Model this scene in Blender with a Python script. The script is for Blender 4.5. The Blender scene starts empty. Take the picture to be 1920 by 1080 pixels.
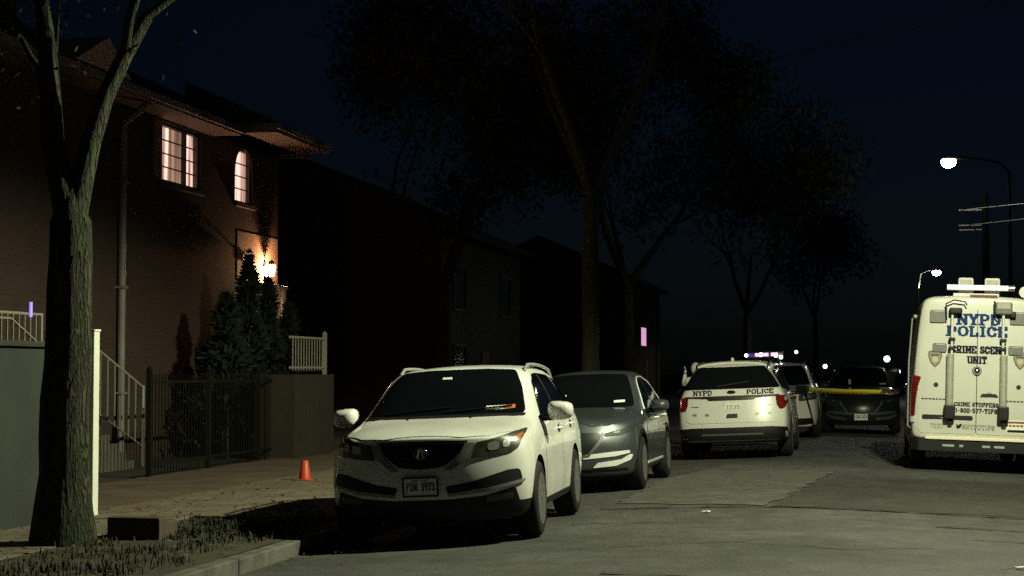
import bpy, bmesh, math, random
from mathutils import Vector, Matrix
from mathutils.bvhtree import BVHTree
random.seed(7)
PI = math.pi
rad = math.radians
S = bpy.context.scene
COL = S.collection

# ------------------------------------------------------------------ helpers
def link(o, parent=None):
    COL.objects.link(o)
    if parent is not None:
        o.parent = parent
    return o

def tag(o, label=None, cat=None, group=None, kind=None):
    if label: o['label'] = label
    if cat: o['category'] = cat
    if group: o['group'] = group
    if kind: o['kind'] = kind
    return o

def thing(name, label, cat, loc=(0, 0, 0), rot=(0, 0, 0), group=None):
    o = bpy.data.objects.new(name, None)
    o.empty_display_size = 0.2
    link(o)
    o.location = loc
    o.rotation_euler = rot
    return tag(o, label, cat, group)

def obj(name, bm, mats, parent=None, smooth=False, auto=None):
    me = bpy.data.meshes.new(name)
    bm.normal_update()
    bm.to_mesh(me)
    bm.free()
    if not isinstance(mats, (list, tuple)): mats = [mats]
    for m in mats: me.materials.append(m)
    if smooth:
        for p in me.polygons: p.use_smooth = True
        if auto is not None:
            me.set_sharp_from_angle(angle=rad(auto))
    o = bpy.data.objects.new(name, me)
    return link(o, parent)

def BM(): return bmesh.new()

def bx(bm, a, b, bev=0.0, mi=0, M=None):
    """axis aligned box from corner a to corner b"""
    xs = sorted((a[0], b[0])); ys = sorted((a[1], b[1])); zs = sorted((a[2], b[2]))
    vs = [bm.verts.new((x, y, z)) for x in xs for y in ys for z in zs]
    idx = [(0, 1, 3, 2), (4, 6, 7, 5), (0, 4, 5, 1), (2, 3, 7, 6), (0, 2, 6, 4), (1, 5, 7, 3)]
    fs = []
    for q in idx:
        f = bm.faces.new([vs[i] for i in q]); f.material_index = mi; fs.append(f)
    if bev > 0:
        es = list({e for f in fs for e in f.edges})
        r = bmesh.ops.bevel(bm, geom=es, offset=bev, segments=2, affect='EDGES', profile=0.5)
        for f in r['faces']: f.material_index = mi
        vs = list({v for f in r['faces'] for v in f.verts} | {v for v in vs if v.is_valid})
    if M is not None:
        bmesh.ops.transform(bm, matrix=M, verts=[v for v in vs if v.is_valid])
    return vs

def tube(bm, pts, r, seg=10, mi=0, cap=True, radii=None):
    """swept tube along points"""
    pts = [Vector(p) for p in pts]
    rings = []
    n = len(pts)
    prev = None
    for i, p in enumerate(pts):
        t = (pts[min(i + 1, n - 1)] - pts[max(i - 1, 0)]).normalized()
        up = Vector((0, 0, 1)) if abs(t.z) < 0.95 else Vector((1, 0, 0))
        if prev is not None:
            up = prev
        a = (up - t * up.dot(t)).normalized()
        prev = a
        b = t.cross(a)
        rr = radii[i] if radii else r
        rings.append([bm.verts.new(p + (a * math.cos(2 * PI * k / seg) + b * math.sin(2 * PI * k / seg)) * rr) for k in range(seg)])
    for i in range(n - 1):
        for k in range(seg):
            f = bm.faces.new((rings[i][k], rings[i][(k + 1) % seg], rings[i + 1][(k + 1) % seg], rings[i + 1][k]))
            f.material_index = mi
    if cap:
        bm.faces.new(rings[0][::-1]).material_index = mi
        bm.faces.new(rings[-1]).material_index = mi

def lathe(bm, prof, seg=24, axis='Z', M=None, mi=0):
    """prof: list of (r, h); revolve about axis"""
    rings = []
    for r, h in prof:
        ring = []
        for k in range(seg):
            a = 2 * PI * k / seg
            c, s = math.cos(a) * r, math.sin(a) * r
            p = {'Z': (c, s, h), 'X': (h, c, s), 'Y': (s, h, c)}[axis]
            v = Vector(p)
            if M is not None: v = M @ v
            ring.append(bm.verts.new(v))
        rings.append(ring)
    for i in range(len(rings) - 1):
        for k in range(seg):
            f = bm.faces.new((rings[i][k], rings[i][(k + 1) % seg], rings[i + 1][(k + 1) % seg], rings[i + 1][k]))
            f.material_index = mi
    if prof[0][0] > 1e-6: bm.faces.new(rings[0][::-1]).material_index = mi
    if prof[-1][0] > 1e-6: bm.faces.new(rings[-1]).material_index = mi
    bmesh.ops.remove_doubles(bm, verts=[v for r in rings for v in r], dist=1e-6)

def prism(bm, poly, a, b, plane='XZ', mi=0):
    """extrude a 2D outline between a and b along the missing axis"""
    def P(u, v, w):
        return {'XZ': (u, w, v), 'YZ': (w, u, v), 'XY': (u, v, w)}[plane]
    A = [bm.verts.new(P(u, v, a)) for u, v in poly]
    B = [bm.verts.new(P(u, v, b)) for u, v in poly]
    n = len(poly)
    fs = [bm.faces.new(A), bm.faces.new(B[::-1])]
    for i in range(n):
        fs.append(bm.faces.new((A[i], B[i], B[(i + 1) % n], A[(i + 1) % n])))
    for f in fs: f.material_index = mi
    bmesh.ops.recalc_face_normals(bm, faces=fs)

def rpoly(pts, r=0.03, seg=4):
    """round the corners of an outline; r a number or a list"""
    out = []
    n = len(pts)
    for i in range(n):
        p = Vector(pts[i]); a = Vector(pts[i - 1]) - p; b = Vector(pts[(i + 1) % n]) - p
        rr = r[i] if isinstance(r, (list, tuple)) else r
        rr = min(rr, a.length * .45, b.length * .45)
        if rr < 1e-4:
            out.append((p.x, p.y)); continue
        A = p + a.normalized() * rr; B = p + b.normalized() * rr
        for k in range(seg + 1):
            t = k / seg
            q = A * (1 - t) ** 2 + p * 2 * t * (1 - t) + B * t * t
            out.append((q.x, q.y))
    return out

# ------------------------------------------------------------------ materials
MATS = {}
def mat(name, base, rough=0.5, metal=0.0, coat=0.0, vary=None, bump=None, spec=0.5, emit=None, alpha=None, rvary=None):
    """vary = (scale, amount[, second colour]); bump = (scale, strength); emit = (colour, strength)"""
    if name in MATS: return MATS[name]
    m = bpy.data.materials.new(name)
    m.use_nodes = True
    nt = m.node_tree; N = nt.nodes; L = nt.links
    p = N['Principled BSDF']
    p.inputs['Base Color'].default_value = (*base, 1)
    p.inputs['Roughness'].default_value = rough
    p.inputs['Metallic'].default_value = metal
    p.inputs['Coat Weight'].default_value = coat
    p.inputs['Coat Roughness'].default_value = 0.06
    p.inputs['Specular IOR Level'].default_value = spec
    tc = None
    if vary or bump or rvary:
        tc = N.new('ShaderNodeTexCoord')
    if vary:
        nz = N.new('ShaderNodeTexNoise'); nz.inputs['Scale'].default_value = vary[0]
        nz.inputs['Detail'].default_value = 6; nz.inputs['Roughness'].default_value = 0.65
        L.new(tc.outputs['Object'], nz.inputs['Vector'])
        mr = N.new('ShaderNodeMapRange')
        mr.inputs['From Min'].default_value = 0.3; mr.inputs['From Max'].default_value = 0.7
        L.new(nz.outputs['Fac'], mr.inputs['Value'])
        mx = N.new('ShaderNodeMix'); mx.data_type = 'RGBA'
        c2 = vary[2] if len(vary) > 2 else tuple(c * (1 - vary[1]) for c in base)
        mx.inputs[6].default_value = (*c2, 1); mx.inputs[7].default_value = (*base, 1)
        L.new(mr.outputs['Result'], mx.inputs[0])
        L.new(mx.outputs[2], p.inputs['Base Color'])
    if rvary:
        nz = N.new('ShaderNodeTexNoise'); nz.inputs['Scale'].default_value = rvary[0]; nz.inputs['Detail'].default_value = 5
        L.new(tc.outputs['Object'], nz.inputs['Vector'])
        mr = N.new('ShaderNodeMapRange'); mr.inputs['From Min'].default_value = .35; mr.inputs['From Max'].default_value = .65
        mr.inputs['To Min'].default_value = rvary[1]; mr.inputs['To Max'].default_value = rvary[2]
        L.new(nz.outputs['Fac'], mr.inputs['Value']); L.new(mr.outputs['Result'], p.inputs['Roughness'])
    if bump:
        nb = N.new('ShaderNodeTexNoise'); nb.inputs['Scale'].default_value = bump[0]; nb.inputs['Detail'].default_value = 5
        L.new(tc.outputs['Object'], nb.inputs['Vector'])
        b = N.new('ShaderNodeBump'); b.inputs['Strength'].default_value = bump[1]; b.inputs['Distance'].default_value = 0.02
        L.new(nb.outputs['Fac'], b.inputs['Height']); L.new(b.outputs['Normal'], p.inputs['Normal'])
    if emit:
        p.inputs['Emission Color'].default_value = (*emit[0], 1)
        p.inputs['Emission Strength'].default_value = emit[1]
    MATS[name] = m
    return m

WHITE_P = mat('white_car_paint', (0.74, 0.74, 0.70), 0.34, coat=0.8, vary=(3.0, 0.10), rvary=(2.0, .28, .45))
GREY_P = mat('grey_blue_metallic_paint', (0.062, 0.070, 0.075), 0.36, metal=0.5, coat=.6, rvary=(3, .32, .44))
VAN_P = mat('white_van_paint', (0.42, 0.41, 0.365), 0.42, coat=0.3, vary=(1.6, 0.10), rvary=(1.4, .34, .55))
COP_P = mat('white_patrol_paint', (0.54, 0.52, 0.48), 0.32, coat=0.7, vary=(2.4, 0.12))
DARK_P = mat('dark_green_black_paint', (0.012, 0.016, 0.016), 0.22, coat=1.0)
GLASS = mat('dark_tinted_glass', (0.004, 0.005, 0.006), 0.04, coat=1.0)
BLACKPL = mat('black_trim_plastic', (0.006, 0.006, 0.0065), 0.5, spec=.3)
DARKIN = mat('wheel_well_dark', (0.008, 0.008, 0.008), 0.9)
RUBBER = mat('tyre_rubber', (0.008, 0.008, 0.008), 0.8, bump=(60, .2), spec=.3)
ALLOY = mat('wheel_alloy', (0.45, 0.45, 0.43), 0.30, metal=0.7, vary=(22, .7))
CHROME = mat('chrome_trim', (0.75, 0.75, 0.73), 0.14, metal=1.0)
SILVER = mat('satin_silver_trim', (0.24, 0.24, 0.23), 0.45, metal=0.2)
LENS = mat('headlight_lens', (0.07, 0.08, 0.06), 0.30, metal=0.2, coat=.35, vary=(14, .8))
LENSIN = mat('headlight_reflector', (0.40, 0.40, 0.36), 0.38, metal=0.8)
AMBER = mat('amber_lens', (0.36, 0.10, 0.02), 0.25, coat=.6)
REDLENS = mat('red_tail_lens', (0.13, 0.008, 0.007), 0.2, coat=.7, vary=(10, .5))
GRILLE = mat('grille_mesh_dark', (0.011, 0.013, 0.012), 0.30, spec=.5)
BRIGHT = mat('bright_chrome_and_glint', (0.82, 0.82, 0.79), 0.33, metal=0.25, coat=.5)
PLATE = mat('plate_pale', (0.85, 0.85, 0.75), 0.45, vary=(20, .15))
PLATEINK = mat('plate_ink', (0.06, 0.07, 0.10), 0.5)
NAVY = mat('navy_blue_lettering', (0.010, 0.030, 0.115), 0.8, spec=.1)
INK = mat('black_lettering', (0.010, 0.011, 0.02), 0.8, spec=.1)
GREYPL = mat('grey_hinge_cover', (0.10, 0.10, 0.09), 0.5, vary=(12, .3))
PADGREY = mat('ladder_tube_grey', (0.30, 0.29, 0.24), 0.42, vary=(14, .3))
LINE = mat('panel_gap_dark', (0.03, 0.03, 0.028), 0.8)
GOLD = mat('shield_gold', (0.30, 0.22, 0.05), 0.45, vary=(30, .5))
SHIELDB = mat('shield_blue', (0.03, 0.04, 0.10), 0.5)
STICKW = mat('white_paper_sticker', (0.7, 0.7, 0.66), 0.6)
STICKO = mat('orange_paper_sticker', (0.55, 0.16, 0.06), 0.6)

# ------------------------------------------------------------------ vehicle body loft
FR = (1, 2 / 3, 1 / 3, 0, -1 / 3, -2 / 3, -1)
def loft_body(st, shape, sub=2):
    """st: list of (y, [(x,z)*n] bottom corner..roof edge, crown). Returns a subdivided bmesh-ready mesh."""
    bm = BM()
    n = len(st[0][1])
    grid = []
    for y, sp, crown in st:
        right = [bm.verts.new((x, y, z)) for x, z in sp]
        left = [bm.verts.new((-x, y, z)) for x, z in sp]
        top = [right[-1]] + [bm.verts.new((f * sp[-1][0], y, sp[-1][1] + crown * (1 - f * f))) for f in FR[1:-1]] + [left[-1]]
        bot = [right[0]] + [bm.verts.new((f * sp[0][0], y, sp[0][1])) for f in FR[1:-1]] + [left[0]]
        grid.append((right, left, top, bot))
    for i in range(len(grid) - 1):
        A, B = grid[i], grid[i + 1]
        for k in range(n - 1):
            bm.faces.new((A[0][k], B[0][k], B[0][k + 1], A[0][k + 1]))
            bm.faces.new((A[1][k + 1], B[1][k + 1], B[1][k], A[1][k]))
        for k in range(6):
            bm.faces.new((A[2][k], B[2][k], B[2][k + 1], A[2][k + 1]))
            bm.faces.new((A[3][k + 1], B[3][k + 1], B[3][k], A[3][k]))
    for gi, fl in ((0, False), (-1, True)):
        right, left, top, bot = grid[gi]
        y, sp, crown = st[gi]
        rows = [bot]
        for k in range(1, n - 1):
            x, z = sp[k]
            zc = crown * (k / (n - 1)) ** 3
            rows.append([right[k]] + [bm.verts.new((f * x, y, z + zc * (1 - f * f))) for f in FR[1:-1]] + [left[k]])
        rows.append(top)
        for k in range(n - 1):
            for j in range(6):
                q = (rows[k][j], rows[k + 1][j], rows[k + 1][j + 1], rows[k][j + 1])
                bm.faces.new(q[::-1] if fl else q)
    for v in bm.verts: v.co = shape(v.co)
    bmesh.ops.recalc_face_normals(bm, faces=bm.faces)
    me = bpy.data.meshes.new('tmp'); bm.to_mesh(me); bm.free()
    o = bpy.data.objects.new('tmp', me); COL.objects.link(o)
    m = o.modifiers.new('s', 'SUBSURF'); m.levels = sub; m.render_levels = sub
    dg = bpy.context.evaluated_depsgraph_get(); dg.update()
    out = bpy.data.meshes.new_from_object(o.evaluated_get(dg))
    bpy.data.objects.remove(o)
    return out

def cut_arches(me, cutters, mats):
    """boolean cylinders (y, z, r, xin) out of both sides"""
    o = bpy.data.objects.new('tmpb', me); COL.objects.link(o)
    me.materials.clear()
    for m in mats: me.materials.append(m)
    bm = BM()
    for (y, z, r, xin) in cutters:
        for s in (-1, 1):
            lathe(bm, [(r, s * xin), (r, s * 1.4)] if s > 0 else [(r, -1.4), (r, -xin)], 40, 'X', Matrix.Translation((0, y, z)))
    bmesh.ops.recalc_face_normals(bm, faces=bm.faces)
    for f in bm.faces: f.material_index = 1
    cm = bpy.data.meshes.new('c'); bm.to_mesh(cm); bm.free()
    for m in mats: cm.materials.append(m)
    c = bpy.data.objects.new('c', cm); COL.objects.link(c)
    b = o.modifiers.new('b', 'BOOLEAN'); b.operation = 'DIFFERENCE'; b.object = c; b.solver = 'EXACT'
    dg = bpy.context.evaluated_depsgraph_get(); dg.update()
    out = bpy.data.meshes.new_from_object(o.evaluated_get(dg))
    bpy.data.objects.remove(o); bpy.data.objects.remove(c)
    return out

AX = {'front': (lambda u, v: (u, -6, v), Vector((0, 1, 0))), 'rear': (lambda u, v: (u, 14, v), Vector((0, -1, 0))),
      'left': (lambda u, v: (6, u, v), Vector((-1, 0, 0))), 'right': (lambda u, v: (-6, u, v), Vector((1, 0, 0))),
      'top': (lambda u, v: (u, v, 6), Vector((0, 0, -1)))}
def patch_bm(bvh, outlines, axis, off=0.004, grid=0.05, skirt=0.012, bm=None, mi=0, lift=0.0):
    """outlines in 2D laid onto the body surface along an axis, with real thickness"""
    org, d = AX[axis]
    own = BM()
    for ol in outlines:
        vs = [own.verts.new((u, v, 0)) for u, v in ol]
        try: own.faces.new(vs)
        except ValueError: pass
    if grid:
        us = [v.co.x for v in own.verts]; ws = [v.co.y for v in own.verts]
        for lo, hi, no in ((min(us), max(us), Vector((1, 0, 0))), (min(ws), max(ws), Vector((0, 1, 0)))):
            c = lo + grid
            while c < hi - grid * .3:
                bmesh.ops.bisect_plane(own, geom=own.verts[:] + own.edges[:] + own.faces[:], plane_co=no * c, plane_no=no)
                c += grid
    edges = [e for e in own.edges if len(e.link_faces) == 1]
    nors = {}
    for v in own.verts:
        o = Vector(org(v.co.x, v.co.y))
        hit, no, _, _ = bvh.ray_cast(o, d)
        if hit is None:
            hit, no, _, _ = bvh.find_nearest(o + d * 6)
        if no.dot(d) > 0: no = -no
        nors[v] = no
        v.co = hit + no * (off + lift)
    for f in own.faces:
        f.normal_update()
        if f.normal.dot(d) > 0: f.normal_flip()
    if skirt:
        low = {}
        for e in edges:
            for v in e.verts:
                if v not in low: low[v] = own.verts.new(v.co - nors[v] * (off + lift + skirt))
        for e in edges:
            a, b = e.verts
            f = own.faces.new((a, b, low[b], low[a])); 
            mid = (a.co + b.co) / 2; f.normal_update()
            fc = e.link_faces[0].calc_center_median()
            if f.normal.dot(mid - fc) < 0: f.normal_flip()
    if bm is None:
        for f in own.faces: f.material_index = mi
        return own
    m = {}
    for v in own.verts: m[v] = bm.verts.new(v.co)
    for f in own.faces:
        nf = bm.faces.new([m[v] for v in f.verts]); nf.material_index = mi
    own.free()
    return bm

class Car:
    def __init__(s, root, st, shape, paint, arches, sub=2, low=None):
        s.root = root
        me = loft_body(st, shape, sub)
        b = BM(); b.from_mesh(me); s.bvh = BVHTree.FromBMesh(b); b.free()
        me2 = cut_arches(me, arches, [paint, DARKIN]) if arches else me
        if low:
            me2.materials.append(BLACKPL)
            for p in me2.polygons:
                if p.material_index == 0 and low(p.center): p.material_index = 2
        me2.name = 'body'
        for p in me2.polygons: p.use_smooth = True
        me2.set_sharp_from_angle(angle=rad(50))
        s.body = link(bpy.data.objects.new('body', me2), root)
        s.paint = paint
    def patch(s, name, outlines, axis, m, off=0.004, grid=0.06, skirt=0.012, parent=None, label=None):
        o = obj(name, patch_bm(s.bvh, outlines, axis, off, grid, skirt), m, parent or s.root, True, 40)
        if label: o['label'] = label
        return o
    def both(s, name, ol, m, **k):
        return [s.patch(name, [ol], 'left', m, **k), s.patch(name, [ol], 'right', m, **k)]

def mirx(ol): return [(-u, v) for u, v in ol]

def make_wheel(car, x, y, z, r, w, spokes=5):
    """tyre as the wheel part, rim as its child"""
    s = 1 if x > 0 else -1
    bm = BM()
    T = Matrix.Translation((x, y, z))
    prof = [(r * .66, -w / 2), (r * .80, -w / 2 - .006), (r * .93, -w / 2 + .008), (r * .985, -w * .36), (r, -w * .2), (r, w * .2), (r * .985, w * .36), (r * .93, w / 2 - .008), (r * .80, w / 2 + .006), (r * .66, w / 2)]
    lathe(bm, prof, 36, 'X', T)
    t = obj('wheel', bm, RUBBER, car.root, True, 50)
    bm = BM()
    xo = s * (w / 2 - .008)
    rr = r * .665
    # barrel lip and spokes
    xo -= s * .001
    lip = [(rr, xo + s * .012), (rr * .90, xo + s * .010), (rr * .88, xo - s * .05)]
    if s < 0: lip = lip[::-1]
    lathe(bm, [(a, h) for a, h in (lip[:2] if s > 0 else lip[1:])], 36, 'X', T)
    bk = [(rr * .90, xo + s * .010), (rr * .88, xo - s * .05)]
    lathe(bm, bk if s > 0 else bk[::-1], 36, 'X', T, mi=1)
    for k in range(spokes):
        a = 2 * PI * k / spokes + .3
        M = T @ Matrix.Rotation(a, 4, 'X')
        for j in (-1, 1):
            vs = [(.05, j * .010), (.05, j * .036), (rr * .93, j * .062), (rr * .93, j * .030)]
            lo = [bm.verts.new(M @ Vector((xo - s * .035, q, p))) for p, q in vs]
            hi = [bm.verts.new(M @ Vector((xo + s * (.012 - .02 * (p > .1)), q, p))) for p, q in vs]
            bm.faces.new(lo); bm.faces.new(hi[::-1])
            for i in range(4): bm.faces.new((lo[i], hi[i], hi[(i + 1) % 4], lo[(i + 1) % 4]))
    lathe(bm, [(.075, xo - s * .03), (.075, xo + s * .008), (.05, xo + s * .016), (.0, xo + s * .016)], 20, 'X', T)
    bmesh.ops.recalc_face_normals(bm, faces=bm.faces)
    f2 = [f for f in bm.faces]
    lathe(bm, [(rr * .9, xo - s * .07), (0, xo - s * .07)], 24, 'X', T, mi=1)
    obj('rim', bm, [ALLOY, DARKIN], t, True, 35)
    return t

def make_mirror(car, x, y, z, paint, sx=.26, sz=.19, sy=.2):
    """door mirror: shell with a flat back glass and a foot joining the door"""
    s = 1 if x > 0 else -1
    bm = BM()
    prof = []
    rings = []
    for (t, k) in ((0, .80), (.12, .98), (.45, 1.0), (.8, .78), (1, .40)):
        ring = []
        for j in range(16):
            a = 2 * PI * j / 16
            c, q = math.cos(a), math.sin(a)
            c = math.copysign(abs(c) ** .55, c); q = math.copysign(abs(q) ** .6, q)
            ring.append(bm.verts.new((x + s * sx * .5 * (1 - .0) + c * sx / 2 * k, y + sy * (.5 - t), z + q * sz / 2 * k * (1 - .12 * s * c))))
        rings.append(ring)
    for i in range(4):
        for j in range(16):
            bm.faces.new((rings[i][j], rings[i][(j + 1) % 16], rings[i + 1][(j + 1) % 16], rings[i + 1][j]))
    bm.faces.new(rings[0]); bm.faces.new(rings[-1])
    bmesh.ops.recalc_face_normals(bm, faces=bm.faces)
    o = obj('side_mirror', bm, paint, car.root, True, 50)
    bm = BM()
    tube(bm, [(x - s * .10, y + .03, z - .07), (x + s * .05, y, z - .06)], .035, 10)
    obj('mirror_foot', bm, BLACKPL, o, True, 50)
    bm = BM()
    bx(bm, (x + s * sx * .14, y + sy * .5 + .001, z - sz * .32), (x + s * sx * .86, y + sy * .5 + .006, z + sz * .32), .002)
    obj('mirror_glass', bm, GLASS, o)
    return o

def handle(car, side, y, z, parent, m):
    s = 1 if side == 'left' else -1
    hit, no, _, _ = car.bvh.ray_cast(Vector((s * 5, y, z)), Vector((-s, 0, 0)))
    x = hit.x
    bm = BM()
    tube(bm, [(x - s * .01, y - .10, z), (x + s * .035, y - .085, z), (x + s * .045, y, z + .004), (x + s * .035, y + .085, z), (x - s * .01, y + .10, z)], .014, 8)
    h = obj('handle', bm, m, parent, True, 60)
    bm = BM()
    lathe(bm, [(.0, .0), (.05, .0), (.046, .003), (0, .003)], 16, 'X', Matrix.Translation((x + (0.004 if s > 0 else -.007), y + .02, z)) )
    obj('handle_cup', bm, BLACKPL, parent, True, 60)
    return h

# ------------------------------------------------------------------ slab-serif lettering (stroke glyphs)
GLY = {
 'A': (1, [[(.12, 0), (.5, 1), (.88, 0)], [(.28, .36), (.72, .36)]], [(.12, 0), (.88, 0)]),
 'C': (.9, [[(.88, .72), (.80, .90), (.5, 1), (.2, .86), (.1, .5), (.2, .14), (.5, 0), (.80, .10), (.88, .28)]], [(.88, .76)]),
 'D': (1, [[(.2, 0), (.2, 1)], [(.08, 1), (.55, 1), (.82, .84), (.90, .5), (.82, .16), (.55, 0), (.08, 0)]], []),
 'E': (.9, [[(.2, 0), (.2, 1)], [(.06, 1), (.86, 1), (.86, .76)], [(.2, .5), (.62, .5)], [(.06, 0), (.86, 0), (.86, .24)]], []),
 'F': (.9, [[(.2, 0), (.2, 1)], [(.06, 1), (.86, 1), (.86, .76)], [(.2, .5), (.62, .5)]], [(.2, 0)]),
 'G': (1, [[(.88, .76), (.76, .94), (.5, 1), (.2, .86), (.1, .5), (.2, .14), (.5, 0), (.8, .1), (.88, .4), (.6, .4)]], []),
 '4': (.8, [[(.66, 0), (.66, 1), (.12, .3), (.9, .3)]], []),
 'I': (.55, [[(.5, 0), (.5, 1)]], [(.5, 0), (.5, 1)]),
 'L': (.85, [[(.2, 0), (.2, 1)], [(.06, 0), (.86, 0), (.86, .28)]], [(.2, 1)]),
 'M': (1.15, [[(.14, 0), (.14, 1), (.5, .3), (.86, 1), (.86, 0)]], [(.14, 0), (.86, 0), (.14, 1), (.86, 1)]),
 'N': (1.05, [[(.16, 0), (.16, 1), (.84, 0), (.84, 1)]], [(.16, 0), (.16, 1), (.84, 1)]),
 'O': (1, [[(.5, 1), (.2, .86), (.1, .5), (.2, .14), (.5, 0), (.8, .14), (.9, .5), (.8, .86), (.5, 1)]], []),
 'P': (.95, [[(.2, 0), (.2, 1)], [(.06, 1), (.6, 1), (.84, .88), (.88, .72), (.80, .54), (.6, .45), (.2, .45)]], [(.2, 0)]),
 'R': (1, [[(.2, 0), (.2, 1)], [(.06, 1), (.6, 1), (.84, .88), (.86, .74), (.78, .56), (.55, .48), (.2, .48)], [(.52, .48), (.84, 0)]], [(.2, 0), (.86, 0)]),
 'S': (.85, [[(.84, .78), (.76, .94), (.5, 1), (.22, .9), (.16, .74), (.3, .58), (.7, .44), (.86, .26), (.76, .08), (.5, 0), (.24, .06), (.14, .24)]], []),
 'T': (.9, [[(.5, 0), (.5, 1)], [(.1, .74), (.1, 1), (.9, 1), (.9, .74)]], [(.5, 0)]),
 'U': (1, [[(.16, 1), (.16, .24), (.32, .03), (.68, .03), (.84, .24), (.84, 1)]], [(.16, 1), (.84, 1)]),
 'Y': (1, [[(.1, 1), (.5, .48), (.9, 1)], [(.5, .48), (.5, 0)]], [(.1, 1), (.9, 1), (.5, 0)]),
 'K': (1, [[(.2, 0), (.2, 1)], [(.84, 1), (.24, .46)], [(.4, .58), (.86, 0)]], [(.2, 0), (.2, 1)]),
 'W': (1.2, [[(.08, 1), (.3, 0), (.5, .8), (.7, 0), (.92, 1)]], []),
 '@': (1, [[(.9, .2), (.6, 0), (.25, .1), (.1, .5), (.25, .9), (.6, 1), (.88, .8), (.9, .4), (.7, .34), (.66, .66), (.42, .66), (.38, .38), (.66, .36)]], []),
 '0': (.8, [[(.5, 1), (.18, .84), (.12, .5), (.18, .16), (.5, 0), (.82, .16), (.88, .5), (.82, .84), (.5, 1)]], []),
 '1': (.6, [[(.2, .8), (.5, 1), (.5, 0)]], [(.5, 0)]),
 '2': (.8, [[(.14, .76), (.3, .96), (.6, 1), (.84, .8), (.76, .56), (.14, 0), (.88, 0)]], []),
 '3': (.8, [[(.14, .86), (.5, 1), (.82, .8), (.7, .56), (.4, .52), (.72, .48), (.86, .24), (.5, 0), (.12, .12)]], []),
 '5': (.8, [[(.82, 1), (.24, 1), (.18, .56), (.56, .62), (.84, .42), (.82, .16), (.5, 0), (.14, .12)]], []),
 '7': (.8, [[(.14, .84), (.14, 1), (.88, 1), (.42, 0)]], []),
 '8': (.8, [[(.5, .54), (.2, .7), (.24, .94), (.5, 1), (.76, .94), (.8, .7), (.5, .54), (.16, .32), (.2, .06), (.5, 0), (.8, .06), (.84, .32), (.5, .54)]], []),
 '9': (.8, [[(.84, .6), (.5, .44), (.16, .6), (.18, .9), (.5, 1), (.82, .9), (.86, .5), (.7, .1), (.3, 0)]], []),
 '-': (.6, [[(.15, .45), (.85, .45)]], []), ' ': (.5, [], []),
}
def text_polys(txt, cx, cz, width, height, weight=.2, flip=False, serif=True):
    """quads of the lettering in 2D, centred on (cx, cz)"""
    sp = .14
    tot = sum(GLY[c][0] + sp for c in txt) - sp
    sx = width / tot
    out = []
    x = 0
    wt = weight * height
    def seg(p, q, t):
        p = Vector(p); q = Vector(q); d = q - p
        if d.length < 1e-6: return
        d.normalize(); nn = Vector((-d.y, d.x)) * t / 2
        e = d * t * .28
        out.append([tuple(p - e + nn), tuple(p - e - nn), tuple(q + e - nn), tuple(q + e + nn)])
    for c in txt:
        w, st, ser = GLY[c]
        def P(u, v): return (cx + (x + u * w) * sx - width / 2, cz + (v - .5) * (height - wt * .6))
        for pl in st:
            for a, b in zip(pl[:-1], pl[1:]):
                A, B = P(*a), P(*b)
                vert = abs(A[1] - B[1]) > abs(A[0] - B[0]) * .6
                seg(A, B, wt * 1.15 if vert else wt * .72)
        if serif:
            for (u, v) in ser:
                A = P(u, v); h = wt * .95
                seg((A[0] - h, A[1]), (A[0] + h, A[1]), wt * .6)
        x += w + sp
    if flip: out = [[(2 * 0 - u, v) for u, v in q] for q in out]
    return out

def stamp(car, name, polys, axis, m, parent=None, off=0.004, grow=.00018):
    bm = BM()
    for i, q in enumerate(polys):
        patch_bm(car.bvh, [q], axis, off + i * grow, None, 0, bm)
    return obj(name, bm, m, parent or car.root)

def plate_on(car, axis, cx, cz, w, h, txt, m=PLATE, frame=True, parent=None, flip=False, ink=PLATEINK, head=None):
    """flat number plate with a frame and characters"""
    org, d = AX[axis]
    hit, no, _, _ = car.bvh.ray_cast(Vector(org(cx, cz)), d)
    y = hit.y - d.y * .012
    bm = BM()
    bx(bm, (cx - w / 2, y, cz - h / 2), (cx + w / 2, y - d.y * .008, cz + h / 2), .003)
    o = obj('number_plate', bm, m, parent or car.root)
    if frame:
        bm = BM(); t = .014
        a, b = y + d.y * .003, y - d.y * .016
        bx(bm, (cx - w / 2 - t, a, cz + h / 2), (cx + w / 2 + t, b, cz + h / 2 + t)); bx(bm, (cx - w / 2 - t, a, cz - h / 2 - t), (cx + w / 2 + t, b, cz - h / 2))
        bx(bm, (cx - w / 2 - t, a, cz - h / 2), (cx - w / 2, b, cz + h / 2)); bx(bm, (cx + w / 2, a, cz - h / 2), (cx + w / 2 + t, b, cz + h / 2))
        obj('plate_frame', bm, BLACKPL, o)
    bm = BM()
    lines = [(txt, 0, .85, .48)]
    if head: lines += [(head, .36, .5, .15)]
    for tx, dz, fw, fh in lines:
        for i, q in enumerate(text_polys(tx, cx, cz + dz * h, w * fw, h * fh, .15, serif=False)):
            yy = y - d.y * (.0092 + i * .0001)
            if flip: q = [(2 * cx - u, v) for u, v in q]
            bm.faces.new([bm.verts.new((u, yy, v)) for u, v in q])
    obj('plate_lettering', bm, ink, o)
    return o

def arc(cy, cz, r, a0, a1, n=10):
    return [(cy + r * math.cos(rad(a0 + (a1 - a0) * i / n)), cz + r * math.sin(rad(a0 + (a1 - a0) * i / n))) for i in range(n + 1)]

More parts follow.
